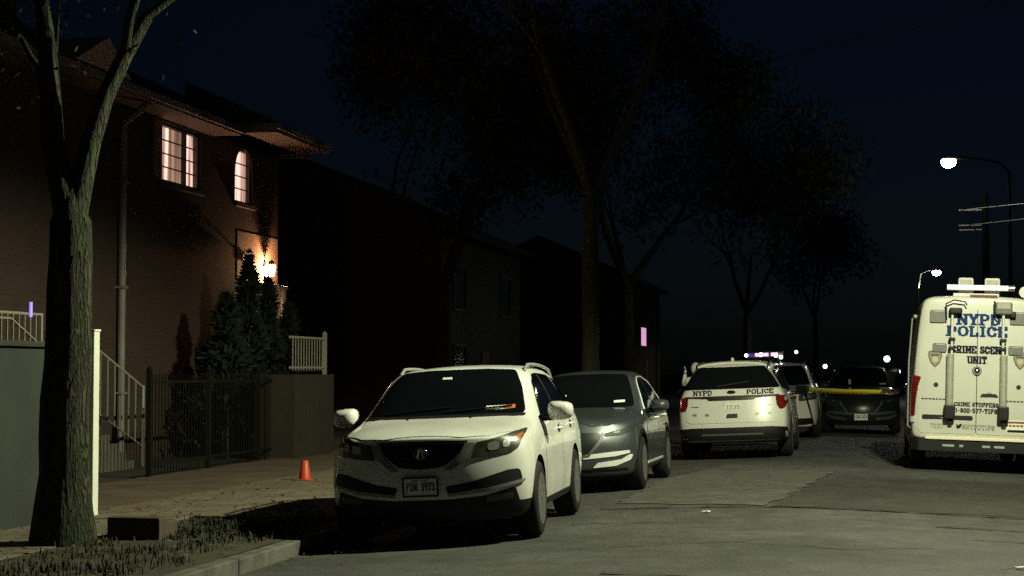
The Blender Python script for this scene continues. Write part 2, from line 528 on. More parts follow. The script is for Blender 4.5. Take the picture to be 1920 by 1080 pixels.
def shape_fn(L, W, fb, fp, rb, rp, fprof, rprof, fr=1.1, rr=.9):
    """plan curvature and profile of nose and tail"""
    def interp(pr, z):
        if z <= pr[0][0]: return pr[0][1]
        for (a, b), (c, d) in zip(pr[:-1], pr[1:]):
            if z <= c: return b + (d - b) * (z - a) / (c - a)
        return pr[-1][1]
    def f(co):
        x, y, z = co
        u = min(abs(x) / W, 1.0)
        w = max(0, 1 - y / fr) ** 2
        y2 = y + w * (fb * u ** fp + interp(fprof, z))
        w = max(0, 1 - (L - y) / rr) ** 2
        y2 -= w * (rb * u ** rp + interp(rprof, z))
        return Vector((x, y2, z))
    return f

ROLL = rad(2.3)
def road_z(x):
    d = abs(x + 0.9)
    return 0.08 - 0.04 * (math.sqrt(d * d + .25) - .2)

# ------------------------------------------------------------------ white SUV, nose towards the camera
def build_white_suv():
    x0 = -4.0
    root = thing('parked_car', 'white SUV with a dark shield grille parked nose-first towards the viewer, nearest vehicle', 'car',
                 (x0, 15.98, road_z(x0) - .0), (0, -ROLL, rad(2.0)), 'vehicles along the street')
    st = [
     (0.00, [(.70, .24), (.78, .31), (.82, .50), (.80, .72), (.77, .86), (.70, .955), (.60, .985)], .02),
     (0.05, [(.80, .22), (.88, .29), (.93, .50), (.91, .74), (.87, .89), (.79, .985), (.66, 1.005)], .02),
     (0.30, [(.86, .22), (.95, .29), (.985, .52), (.97, .78), (.94, .95), (.84, 1.035), (.68, 1.06)], .02),
     (0.90, [(.88, .22), (.97, .29), (.995, .55), (.985, .86), (.95, 1.02), (.84, 1.10), (.68, 1.125)], .025),
     (1.22, [(.88, .22), (.965, .29), (.985, .55), (.985, .88), (.945, 1.06), (.85, 1.145), (.72, 1.165)], .025),
     (1.34, [(.88, .22), (.96, .29), (.98, .55), (.985, .89), (.94, 1.075), (.85, 1.17), (.735, 1.215)], .03),
     (1.70, [(.88, .22), (.96, .29), (.975, .55), (.985, .90), (.935, 1.09), (.83, 1.30), (.725, 1.43)], .05),
     (2.04, [(.88, .22), (.96, .29), (.975, .55), (.985, .91), (.93, 1.10), (.80, 1.43), (.695, 1.605)], .05),
     (2.22, [(.88, .22), (.96, .29), (.975, .55), (.985, .92), (.93, 1.10), (.795, 1.45), (.68, 1.645)], .04),
     (3.00, [(.88, .22), (.96, .29), (.975, .55), (.985, .93), (.93, 1.11), (.79, 1.46), (.675, 1.665)], .04),
     (3.80, [(.88, .22), (.965, .29), (.985, .55), (.985, .95), (.93, 1.13), (.785, 1.45), (.66, 1.64)], .04),
     (4.45, [(.86, .26), (.95, .33), (.975, .58), (.965, .96), (.91, 1.14), (.76, 1.42), (.62, 1.585)], .04),
     (4.72, [(.82, .30), (.92, .37), (.94, .60), (.93, .96), (.87, 1.13), (.72, 1.36), (.58, 1.51)], .03),
     (4.85, [(.76, .34), (.86, .40), (.88, .60), (.87, .96), (.81, 1.10), (.66, 1.30), (.54, 1.44)], .02)]
    sh = shape_fn(4.87, 1.0, .42, 2.4, .22, 2.6, [(.2, .10), (.34, .0), (.55, -.02), (.72, .02), (1.0, .10)], [(.3, .05), (.6, 0), (1.1, .08), (1.5, .34)])
    c = Car(root, st, sh, WHITE_P, [(.95, .37, .425, .55), (3.70, .37, .425, .55)],
            low=lambda c: c.z < .25 or (c.y < .62 and c.z < .405))
    for x, y in ((.86, .95), (-.86, .95), (.86, 3.70), (-.86, 3.70)):
        make_wheel(c, x, y, .37, .37, .25, 5)
    # bonnet panel and its shut line
    hood = rpoly([(-.72, 1.16), (-.85, .78), (-.80, .50), (-.60, .26), (-.36, .15), (.36, .15), (.60, .26), (.80, .50), (.85, .78), (.72, 1.16)], .05)
    c.patch('bonnet', [hood], 'top', WHITE_P, .006, .06, .02)
    for x in (-.33, .30):
        bm = BM(); bx(bm, (x - .012, 1.0, 1.155), (x + .012, 1.03, 1.172), .004)
        obj('washer_jet', bm, BLACKPL, root)
    # windscreen
    ws = rpoly([(-.80, 1.19), (.80, 1.19), (.70, 1.46), (.60, 1.625), (.30, 1.645), (-.30, 1.645), (-.60, 1.625), (-.70, 1.46)], [.05, .05, .05, .05, .02, .02, .05, .05])
    w = c.patch('windscreen', [ws], 'front', GLASS, .004, .06, .012)
    c.patch('sticker', [[(.40, 1.225), (.585, 1.23), (.585, 1.268), (.40, 1.265)]], 'front', STICKW, .009, .1, .002, w)
    c.patch('sticker', [[(.587, 1.23), (.69, 1.237), (.685, 1.272), (.587, 1.268)]], 'front', STICKO, .009, .1, .002, w)
    c.patch('sticker', [rpoly([(-.13, 1.545), (-.03, 1.545), (-.03, 1.565), (-.13, 1.565)], .008)], 'front', STICKW, .009, .1, .002, w)
    c.patch('cowl', [rpoly([(-.80, 1.165), (.80, 1.165), (.80, 1.19), (-.80, 1.19)], .01)], 'front', BLACKPL, .007, .06, .012)
    # wipers
    for x1, x2 in ((-.62, .05), (.0, .66)):
        bm = BM()
        pts = []
        for k in range(6):
            u = x1 + (x2 - x1) * k / 5; z = 1.20 + .05 * k / 5
            hit, no, _, _ = c.bvh.ray_cast(Vector((u, -5, z)), Vector((0, 1, 0)))
            pts.append(hit + no * .022)
        tube(bm, pts, .009, 6)
        obj('wiper', bm, BLACKPL, root)
    # grille: dark shield with satin side blades
    g = rpoly([(-.40, .95), (.40, .95), (.345, .845), (.21, .738), (.0, .722), (-.21, .738), (-.345, .845)], [.02, .02, .05, .06, .02, .06, .05])
    gr = c.patch('grille', [g], 'front', GRILLE, .010, .05, .02)
    for k in range(5):
        z = .745 + k * .043
        hw = min(.19 + (z - .715) * 1.0, .385)
        c.patch('grille_bar', [[(-hw, z), (hw, z), (hw, z + .012), (-hw, z + .012)]], 'front', BLACKPL, .018, .06, .01, gr)
    for sgn in (1, -1):
        bl = [(.405, .955), (.492, .950), (.44, .825), (.28, .705), (.22, .712), (.35, .83)]
        bl = [(sgn * u, v) for u, v in bl]
        c.patch('grille_blade', [bl], 'front', SILVER, .016, .05, .02, gr)
    c.patch('grille_lip', [[(-.42, .957), (.42, .957), (.43, .975), (-.43, .975)]], 'front', BLACKPL, .006, .06, .012, gr)
    # emblem: a calliper-like letter in a thin ring, as on the car
    hit, no, _, _ = c.bvh.ray_cast(Vector((0, -5, .87)), Vector((0, 1, 0)))
    ye = hit.y - .03
    bm = BM()
    ringp = [(math.cos(2 * PI * k / 24) * .062, ye, .868 + math.sin(2 * PI * k / 24) * .05) for k in range(25)]
    tube(bm, ringp, .006, 6, cap=False)
    tube(bm, [(-.032, ye, .83), (-.012, ye, .91)], .011, 8)
    tube(bm, [(.032, ye, .83), (.012, ye, .91)], .011, 8)
    tube(bm, [(-.02, ye, .862), (.02, ye, .862)], .006, 6)
    obj('emblem', bm, CHROME, gr, True, 60)
    # headlights, each side
    for sgn in (1, -1):
        hl = rpoly([(sgn * u, v) for u, v in [(.50, .952), (.68, .985), (.885, 1.055), (.892, 1.02), (.865, .89), (.81, .85), (.61, .822), (.455, .812)]], .015)
        h = c.patch('headlight', [hl], 'front', LENS, .010, .04, .02)
        c.patch('turn_signal', [[(sgn * u, v) for u, v in [(.82, .985), (.872, 1.018), (.878, 1.0), (.86, .945), (.81, .94)]]], 'front', AMBER, .014, .04, .006, h)
        c.patch('reflector', [rpoly([(sgn * u, v) for u, v in [(.60, .87), (.70, .875), (.70, .955), (.60, .945)]], .04)], 'front', LENSIN, .013, .04, .004, h)
        c.patch('reflector', [rpoly([(sgn * u, v) for u, v in [(.73, .89), (.79, .90), (.79, .97), (.73, .96)]], .035)], 'front', LENSIN, .013, .04, .004, h)
        # bumper slot with bright strip
        sl = rpoly([(sgn * u, v) for u, v in [(.22, .555), (.46, .595), (.78, .69), (.875, .695), (.90, .59), (.60, .515), (.26, .475)]], .03)
        s_ = c.patch('bumper_slot', [sl], 'front', BLACKPL, .006, .05, .02)
        c.patch('slot_strip', [rpoly([(sgn * u, v) for u, v in [(.25, .465), (.60, .50), (.905, .57), (.915, .598), (.60, .53), (.26, .495)]], .008)], 'front', SILVER, .016, .05, .02, s_)
        c.patch('fog_light', [rpoly([(sgn * u, v) for u, v in [(.58, .40), (.80, .42), (.83, .475), (.58, .46)]], .03)], 'front', LENS, .014, .05, .02)
    # black lower valance
    va = rpoly([(-.89, .30), (-.84, .53), (-.60, .465), (-.26, .44), (.26, .44), (.60, .465), (.84, .53), (.89, .30), (.80, .25), (-.80, .25)], .03)
    c.patch('lower_valance', [va], 'front', BLACKPL, .004, .06, .02)
    plate_on(c, 'front', 0, .565, .31, .155, 'FDK 3973', head='NEW YORK')
    # side glass, doors, handles
    fg = rpoly([(1.62, 1.13), (2.66, 1.145), (2.64, 1.585), (2.36, 1.575), (2.08, 1.50)], .03)
    rg = rpoly([(2.73, 1.145), (3.56, 1.165), (3.64, 1.30), (3.48, 1.56), (2.71, 1.585)], .03)
    qg = rpoly([(3.66, 1.19), (4.36, 1.235), (4.12, 1.47), (3.60, 1.545)], .05)
    fd = [(1.42, .40), (1.46, .33), (2.68, .33), (2.70, 1.115), (1.50, 1.075), (1.40, .80)]
    rd = [(2.715, .33), (3.18, .33)] + arc(3.70, .37, .50, 178, 118, 8) + [(3.52, 1.0), (3.60, 1.13), (2.715, 1.115)]
    for side in ('left', 'right'):
        s = 1 if side == 'left' else -1
        d = c.patch('front_door', [fd], side, WHITE_P, .005, .08, .02)
        c.patch('window', [fg], side, GLASS, .006, .08, .012, d)
        handle(c, side, 2.52, 1.0, d, WHITE_P)
        d = c.patch('rear_door', [rd], side, WHITE_P, .005, .08, .02)
        c.patch('window', [rg], side, GLASS, .006, .08, .012, d)
        handle(c, side, 3.46, 1.02, d, WHITE_P)
        c.patch('quarter_window', [qg], side, GLASS, .006, .08, .012)
        c.patch('window_pillar', [[(2.655, 1.14), (2.735, 1.145), (2.715, 1.585), (2.635, 1.585)]], side, BLACKPL, .007, .08, .012)
        c.patch('sill_trim', [rpoly([(1.40, .28), (3.24, .28), (3.24, .345), (1.40, .345)], .02)], side, BLACKPL, .012, .1, .02)
        # roof rail
        bm = BM()
        pts = []
        for k in range(11):
            y = 2.25 + k * .2
            hit, no, _, _ = c.bvh.ray_cast(Vector((s * .66, y, 4)), Vector((0, 0, -1)))
            pts.append(hit + Vector((0, 0, .055 if 0 < k < 10 else .0)))
        tube(bm, pts, .017, 8)
        obj('roof_rail', bm, SILVER, root, True, 60)
        make_mirror(c, s * .98, 1.60, 1.195, WHITE_P)
        c.patch('tail_light', [rpoly([(4.50, .92), (4.82, .92), (4.80, 1.14), (4.52, 1.12)], .04)], side, REDLENS, .008, .05, .02)
    c.patch('rear_window', [rpoly([(-.62, 1.17), (.62, 1.17), (.50, 1.47), (-.50, 1.47)], .05)], 'rear', GLASS, .006, .08, .012)
    return root

# ------------------------------------------------------------------ dark grey crossover behind it
def crossover_body(root, paint, hz=0):
    st = [
     (0.00, [(.64, .24), (.74, .30), (.78, .48), (.77, .66), (.74, .80), (.68, .88), (.58, .91)], .02),
     (0.06, [(.74, .22), (.83, .28), (.86, .48), (.85, .68), (.82, .83), (.75, .91), (.63, .94)], .02),
     (0.35, [(.80, .22), (.89, .28), (.915, .50), (.905, .74), (.875, .90), (.78, .965), (.64, .985)], .02),
     (0.92, [(.81, .22), (.90, .28), (.92, .52), (.915, .80), (.88, .965), (.78, 1.02), (.64, 1.045)], .025),
     (1.30, [(.81, .22), (.895, .28), (.915, .52), (.915, .83), (.875, 1.0), (.79, 1.065), (.68, 1.09)], .025),
     (1.42, [(.81, .22), (.89, .28), (.91, .52), (.915, .84), (.87, 1.01), (.79, 1.09), (.69, 1.14)], .03),
     (1.80, [(.81, .22), (.89, .28), (.91, .52), (.915, .85), (.865, 1.02), (.765, 1.24), (.665, 1.37)], .05),
     (2.12, [(.81, .22), (.89, .28), (.91, .52), (.915, .86), (.86, 1.03), (.735, 1.36), (.63, 1.53)], .05),
     (2.32, [(.81, .22), (.89, .28), (.91, .52), (.915, .87), (.86, 1.035), (.725, 1.39), (.61, 1.575)], .045),
     (2.90, [(.81, .22), (.89, .28), (.91, .52), (.915, .88), (.86, 1.045), (.72, 1.41), (.60, 1.605)], .04),
     (3.60, [(.81, .22), (.895, .28), (.92, .52), (.915, .91), (.855, 1.07), (.70, 1.39), (.57, 1.565)], .04),
     (4.10, [(.79, .26), (.88, .32), (.90, .56), (.895, .92), (.83, 1.09), (.67, 1.34), (.53, 1.49)], .04),
     (4.40, [(.76, .30), (.85, .36), (.87, .58), (.86, .92), (.79, 1.07), (.63, 1.26), (.50, 1.38)], .03),
     (4.54, [(.70, .34), (.79, .40), (.80, .58), (.79, .90), (.72, 1.03), (.58, 1.18), (.46, 1.30)], .02)]
    sh = shape_fn(4.55, .92, .46, 2.2, .22, 2.5, [(.2, .10), (.34, .0), (.5, -.01), (.7, .0), (.95, .16)], [(.3, .05), (.6, 0), (1.0, .08), (1.4, .38)])
    return Car(root, st, sh, paint, [(.92, .36, .405, .5), (3.62, .36, .405, .5)])

def build_crossover(name, label, loc, rot, paint, chrome, plate=None, rimcol=None):
    root = thing(name, label, 'car', loc, rot, 'vehicles along the street')
    c = crossover_body(root, paint)
    for x, y in ((.80, .92), (-.80, .92), (.80, 3.62), (-.80, 3.62)):
        make_wheel(c, x, y, .36, .36, .23, 5)
    hood = rpoly([(-.68, 1.24), (-.79, .80), (-.76, .5), (-.56, .28), (-.34, .17), (.34, .17), (.56, .28), (.76, .5), (.79, .80), (.68, 1.24)], .05)
    c.patch('bonnet', [hood], 'top', paint, .006, .07, .02)
    ws = rpoly([(-.74, 1.11), (.74, 1.11), (.64, 1.38), (.54, 1.555), (.25, 1.575), (-.25, 1.575), (-.54, 1.555), (-.64, 1.38)], [.05, .05, .05, .05, .02, .02, .05, .05])
    w = c.patch('windscreen', [ws], 'front', GLASS, .004, .07, .012)
    c.patch('sticker', [[(.45, 1.165), (.60, 1.17), (.60, 1.20), (.45, 1.195)]], 'front', STICKW, .009, .1, .002, w)
    c.patch('sticker', [[(-.30, 1.17), (-.24, 1.17), (-.24, 1.29), (-.30, 1.29)]], 'front', STICKW, .009, .1, .002, w)
    # grille, wing strip, lamps
    g = rpoly([(-.44, .80), (.44, .80), (.46, .70), (.30, .50), (-.30, .50), (-.46, .70)], .05)
    gr = c.patch('grille', [g], 'front', GRILLE, .008, .06, .02)
    wing = rpoly([(.46, .80), (.50, .78), (.47, .68), (.30, .49), (-.30, .49), (-.47, .68), (-.50, .78), (-.46, .80), (-.43, .70), (-.28, .515), (.28, .515), (.43, .70)], .01)
    c.patch('grille_surround', [wing], 'front', mat('dull_grille_surround', (.10, .10, .10), .5, metal=.4), .018, .05, .02, gr)
    if plate:
        plate_on(c, 'front', 0, .42 if plate else .5, .31, .155, plate)
    else:
        hit, no, _, _ = c.bvh.ray_cast(Vector((0, -5, .66)), Vector((0, 1, 0)))
        bm = BM()
        tube(bm, [(math.cos(2 * PI * k / 24) * .075, hit.y - .025, .66 + math.sin(2 * PI * k / 24) * .055) for k in range(25)], .008, 6, cap=False)
        tube(bm, [(-.07, hit.y - .025, .68), (0, hit.y - .03, .645), (.07, hit.y - .025, .68)], .008, 6)
        obj('emblem', bm, CHROME, gr, True, 60)
    for sgn in (1, -1):
        hl = rpoly([(sgn * u, v) for u, v in [(.50, .79), (.70, .83), (.865, .90), (.855, .82), (.70, .755), (.50, .745)]], .015)
        h = c.patch('headlight', [hl], 'front', mat('smoked_headlight', (.02, .022, .02), .5, spec=.25), .010, .05, .02)
        c.patch('reflector', [rpoly([(sgn * u, v) for u, v in [(.60, .775), (.68, .785), (.68, .815), (.60, .80)]], .015)], 'front', mat('smoked_reflector', (.12, .12, .11), .55, metal=.4), .014, .04, .004, h)
        c.patch('bumper_trim', [rpoly([(sgn * u, v) for u, v in [(.22, .46), (.62, .485), (.80, .52), (.795, .555), (.60, .545), (.24, .515)]], .015)], 'front', chrome, .012, .06, .02)
        c.patch('bumper_trim', [rpoly([(sgn * u, v) for u, v in [(.34, .345), (.62, .36), (.80, .43), (.83, .50), (.80, .50), (.70, .44), (.40, .405)]], .015)], 'front', chrome, .014, .06, .02)
    c.patch('lower_valance', [rpoly([(-.80, .23), (-.76, .33), (.76, .33), (.80, .23)], .02)], 'front', BLACKPL, .008, .07, .02)
    fg = rpoly([(1.70, 1.075), (2.62, 1.095), (2.60, 1.50), (2.42, 1.495), (2.12, 1.41)], .03)
    rg = rpoly([(2.68, 1.095), (3.46, 1.12), (3.70, 1.18), (3.40, 1.43), (2.66, 1.50)], .03)
    fd = [(1.44, .40), (1.48, .36), (2.63, .36), (2.66, 1.06), (1.54, 1.02), (1.42, .80)]
    rd = [(2.675, .36), (3.10, .36)] + arc(3.62, .36, .48, 178, 118, 8) + [(3.46, 1.0), (3.54, 1.09), (2.675, 1.06)]
    for side in ('left', 'right'):
        s = 1 if side == 'left' else -1
        d = c.patch('front_door', [fd], side, paint, .005, .09, .02)
        c.patch('window', [fg], side, GLASS, .006, .08, .012, d)
        handle(c, side, 2.50, .93, d, chrome)
        d = c.patch('rear_door', [rd], side, paint, .005, .09, .02)
        c.patch('window', [rg], side, GLASS, .006, .08, .012, d)
        handle(c, side, 3.38, .95, d, chrome)
        # bright window line over the side glass, bright strip along the sill
        bm = BM()
        pts = []
        for y, z in [(1.66, 1.06), (1.90, 1.25), (2.12, 1.425), (2.42, 1.515), (2.9, 1.52), (3.40, 1.45), (3.74, 1.18)]:
            hit, no, _, _ = c.bvh.ray_cast(Vector((s * 5, y, z)), Vector((-s, 0, 0)))
            if hit: pts.append(hit + no * .004)
        tube(bm, pts, .009, 6)
        obj('window_trim', bm, chrome, root, True, 60)
        c.patch('sill_strip', [[(1.46, .325), (3.10, .325), (3.10, .352), (1.46, .352)]], side, chrome, .012, .1, .02)
        c.patch('sill_cladding', [[(1.40, .24), (3.14, .24), (3.14, .322), (1.40, .322)]], side, BLACKPL, .010, .1, .02)
        for wy in (.92, 3.62):
            o_ = arc(wy, .36, .465, -10, 190, 16) + arc(wy, .36, .408, 190, -10, 16)
            c.patch('arch_cladding', [o_], side, BLACKPL, .008, None, .02)
        make_mirror(c, s * .93, 1.66, 1.11, paint, .25, .17)
        c.patch('tail_light', [rpoly([(4.2, .93), (4.5, .95), (4.5, 1.03), (4.2, 1.02)], .03)], side, REDLENS, .008, .05, .02)
    c.patch('rear_window', [rpoly([(-.56, 1.08), (.56, 1.08), (.45, 1.34), (-.45, 1.34)], .05)], 'rear', GLASS, .006, .08, .012)
    return root, c

# ------------------------------------------------------------------ patrol SUV (seen from the rear)
def build_patrol_suv():
    root = thing('police_car', 'white police SUV seen from behind with blue lettering on its tailgate', 'police car',
                 (-2.25, 36.35, road_z(-2.2)), (0, ROLL, rad(180)), 'vehicles along the street')
    st = [
     (0.00, [(.66, .26), (.76, .33), (.80, .52), (.79, .74), (.76, .92), (.68, 1.0), (.58, 1.02)], .02),
     (0.06, [(.78, .24), (.87, .30), (.91, .52), (.90, .78), (.86, .96), (.78, 1.04), (.64, 1.06)], .02),
     (0.35, [(.84, .24), (.94, .30), (.97, .54), (.96, .82), (.92, 1.0), (.82, 1.08), (.66, 1.10)], .02),
     (0.95, [(.87, .24), (.97, .30), (.995, .56), (.985, .88), (.95, 1.04), (.84, 1.12), (.68, 1.14)], .025),
     (1.30, [(.87, .24), (.965, .30), (.985, .56), (.985, .90), (.945, 1.07), (.85, 1.15), (.72, 1.17)], .025),
     (1.42, [(.87, .24), (.96, .30), (.98, .56), (.985, .91), (.94, 1.08), (.85, 1.18), (.74, 1.22)], .03),
     (1.80, [(.87, .24), (.96, .30), (.98, .56), (.985, .92), (.935, 1.10), (.83, 1.34), (.73, 1.48)], .05),
     (2.12, [(.87, .24), (.96, .30), (.98, .56), (.985, .93), (.93, 1.11), (.80, 1.49), (.70, 1.66)], .05),
     (2.32, [(.87, .24), (.96, .30), (.98, .56), (.985, .94), (.93, 1.12), (.79, 1.52), (.69, 1.70)], .045),
     (3.00, [(.87, .24), (.96, .30), (.98, .56), (.985, .95), (.93, 1.13), (.785, 1.53), (.68, 1.72)], .04),
     (4.00, [(.87, .26), (.965, .32), (.985, .58), (.985, .97), (.93, 1.15), (.76, 1.52), (.645, 1.70)], .04),
     (4.62, [(.85, .30), (.95, .36), (.975, .60), (.97, .98), (.92, 1.17), (.735, 1.48), (.615, 1.66)], .04),
     (4.90, [(.82, .32), (.92, .38), (.955, .60), (.95, .98), (.90, 1.17), (.715, 1.44), (.59, 1.62)], .03),
     (5.03, [(.74, .34), (.85, .40), (.885, .60), (.88, .98), (.83, 1.15), (.66, 1.38), (.54, 1.58)], .02)]
    sh = shape_fn(5.05, 1.0, .42, 2.4, .20, 3.0, [(.2, .10), (.34, 0), (.6, -.02), (.8, .02), (1.06, .1)], [(.3, .06), (.42, 0), (.60, -.02), (.68, .05), (1.1, .10), (1.25, .16), (1.62, .42)])
    c = Car(root, st, sh, COP_P, [(1.0, .37, .43, .55), (3.87, .37, .43, .55)])
    for x, y in ((.86, 1.0), (-.86, 1.0), (.86, 3.87), (-.86, 3.87)):
        make_wheel(c, x, y, .37, .37, .25, 5)
    # rear: glass, lettered band, dark strip, lamps, lower black bumper
    gl = rpoly([(-.84, 1.245), (.84, 1.245), (.715, 1.46), (.58, 1.63), (-.58, 1.63), (-.715, 1.46)], .04)
    g = c.patch('rear_window', [gl], 'rear', GLASS, .012, .03, .02)
    bm = BM()
    hit, no, _, _ = c.bvh.ray_cast(Vector((.25, 9, 1.30)), Vector((0, -1, 0)))
    tube(bm, [hit + Vector((0, .02, 0)), hit + Vector((-.55, -.03, .07))], .010, 6)
    obj('rear_wiper', bm, BLACKPL, root)
    tg = rpoly([(-.80, .70), (-.74, .655), (.74, .655), (.80, .70), (.81, 1.09), (-.81, 1.09)], .04)
    t = c.patch('tailgate', [tg], 'rear', COP_P, .010, .06, .02)
    c.patch('tailgate_strip', [rpoly([(-.83, 1.10), (-.45, 1.075), (.45, 1.075), (.83, 1.10), (.83, 1.125), (-.83, 1.125)], .008)], 'rear', BLACKPL, .012, .06, .02, t)
    c.patch('tailgate_strip', [rpoly([(-.40, 1.045), (.40, 1.045), (.44, 1.09), (-.44, 1.09)], .015)], 'rear', mat('dark_olive_trim', (.03, .032, .018), .3, metal=.6), .016, .06, .02, t)
    stamp(c, 'door_lettering', text_polys('NYPD', -.505, 1.185, .33, .085, .22, flip=True), 'rear', INK, t, .008)
    stamp(c, 'door_lettering', text_polys('POLICE', .50, 1.185, .46, .085, .22, flip=True), 'rear', INK, t, .008)
    c.patch('badge_oval', [[(math.cos(2 * PI * k / 24) * .075, 1.188 + math.sin(2 * PI * k / 24) * .03) for k in range(24)]], 'rear', mat('badge_dark', (.03, .025, .02), .2, metal=.6), .010, None, .01, t)
    # plate, bolt recess, reflectors, badges
    plate_on(c, 'rear', -.02, .93, .30, .15, '3235', m=mat('plate_light', (.62, .62, .54), .5), frame=False, parent=t, flip=True, ink=mat('plate_grey_ink', (.2, .2, .18), .5))
    c.patch('hitch_recess', [rpoly([(-.105, .735), (.105, .735), (.08, .81), (-.10, .81)], .02)], 'rear', BLACKPL, .014, None, .02, t)
    for sgn in (1, -1):
        c.patch('tail_light', [rpoly([(sgn * u, v) for u, v in [(.76, 1.115), (.955, 1.10), (.96, .98), (.90, .875), (.82, .87), (.775, .95)]], .03)], 'rear', REDLENS, .014, .05, .02)
        c.patch('reflector_slot', [rpoly([(sgn * u, v) for u, v in [(.40, .775), (.69, .785), (.69, .825), (.40, .82)]], .012)], 'rear', mat('slot_grey', (.16, .15, .10), .4), .014, None, .015, t)
        c.patch('badge_bar', [[(sgn * u, v) for u, v in [(.58, .935), (.70, .94), (.70, .952), (.58, .949)]]], 'rear', mat('badge_dark', (.03, .025, .02), .2), .014, None, .004, t)
    c.patch('lower_bumper', [rpoly([(-.96, .36), (-.80, .30), (.80, .30), (.96, .36), (.94, .555), (.70, .575), (-.70, .575), (-.94, .555)], .03)], 'rear', BLACKPL, .012, .06, .02)
    c.patch('step_strip', [rpoly([(-.55, .44), (.55, .44), (.52, .47), (-.52, .47)], .01)], 'rear', mat('step_grey', (.06, .06, .055), .5), .018, .1, .02)
    # spoiler with a high brake lamp, shark fin, roof rails
    c.patch('spoiler', [rpoly([(-.58, 4.20), (.58, 4.20), (.62, 4.44), (-.62, 4.44)], .05)], 'top', COP_P, .03, .08, .04)
    bm = BM(); prism(bm, [(3.95, 1.72), (4.22, 1.72), (4.20, 1.80), (4.12, 1.80)], -.02, .02, 'YZ'); obj('roof_fin', bm, COP_P, root)
    for s in (1, -1):
        bm = BM(); pts = []
        for k in range(11):
            y = 2.3 + k * .22
            hit, no, _, _ = c.bvh.ray_cast(Vector((s * .64, y, 4)), Vector((0, 0, -1)))
            pts.append(hit + Vector((0, 0, .045 if 0 < k < 10 else 0)))
        tube(bm, pts, .016, 8); obj('roof_rail', bm, BLACKPL, root, True, 60)
        make_mirror(c, s * 1.0, 1.72, 1.17, BLACKPL, .26, .2)
    fg = rpoly([(1.76, 1.15), (2.76, 1.165), (2.74, 1.63), (2.46, 1.62), (2.14, 1.53)], .03)
    rg = rpoly([(2.83, 1.165), (3.70, 1.18), (3.78, 1.3), (3.60, 1.62), (2.81, 1.63)], .03)
    qg = rpoly([(3.82, 1.20), (4.56, 1.235), (4.40, 1.53), (3.72, 1.60)], .05)
    fd = [(1.50, .42), (1.54, .36), (2.78, .36), (2.80, 1.13), (1.60, 1.09), (1.48, .80)]
    rd = [(2.815, .36), (3.34, .36)] + arc(3.87, .37, .50, 178, 118, 8) + [(3.70, 1.0), (3.78, 1.14), (2.815, 1.13)]
    for side in ('left', 'right'):
        d = c.patch('front_door', [fd], side, COP_P, .005, .09, .02)
        c.patch('window', [fg], side, GLASS, .006, .08, .012, d); handle(c, side, 2.62, 1.01, d, BLACKPL)
        stamp(c, 'door_lettering', text_polys('POLICE', 2.15, .82, .85, .16, .2, flip=False) if side == 'right' else [[(4.3 - u, v) for u, v in q] for q in text_polys('POLICE', 2.15, .82, .85, .16, .2)], side, NAVY, d, .012) if side == 'left' else None
        d = c.patch('rear_door', [rd], side, COP_P, .005, .09, .02)
        c.patch('window', [rg], side, GLASS, .006, .08, .012, d); handle(c, side, 3.60, 1.03, d, BLACKPL)
        c.patch('quarter_window', [qg], side, GLASS, .006, .08, .012)
    c.patch('windscreen', [rpoly([(-.80, 1.20), (.80, 1.20), (.70, 1.5), (.60, 1.66), (-.60, 1.66), (-.70, 1.5)], .05)], 'front', GLASS, .004, .07, .012)
    c.patch('grille', [rpoly([(-.52, .98), (.52, .98), (.44, .70), (-.44, .70)], .04)], 'front', GRILLE, .008, .07, .02)
    for sgn in (1, -1):
        h = c.patch('headlight', [rpoly([(sgn * u, v) for u, v in [(.56, .99), (.93, 1.03), (.94, .88), (.56, .84)]], .03)], 'front', LENS, .010, .05, .02)
        c.patch('reflector', [rpoly([(sgn * u, v) for u, v in [(.64, .88), (.82, .90), (.82, .98), (.64, .96)]], .03)], 'front', LENSIN, .014, .05, .006, h)
    c.patch('lower_valance', [rpoly([(-.86, .26), (-.84, .46), (.84, .46), (.86, .26)], .03)], 'front', BLACKPL, .008, .08, .02)
    return root, c

def copy_tree(o, parent=None):
    k = o.copy(); COL.objects.link(k); k.parent = parent
    for ch in list(o.children): copy_tree(ch, k)
    return k

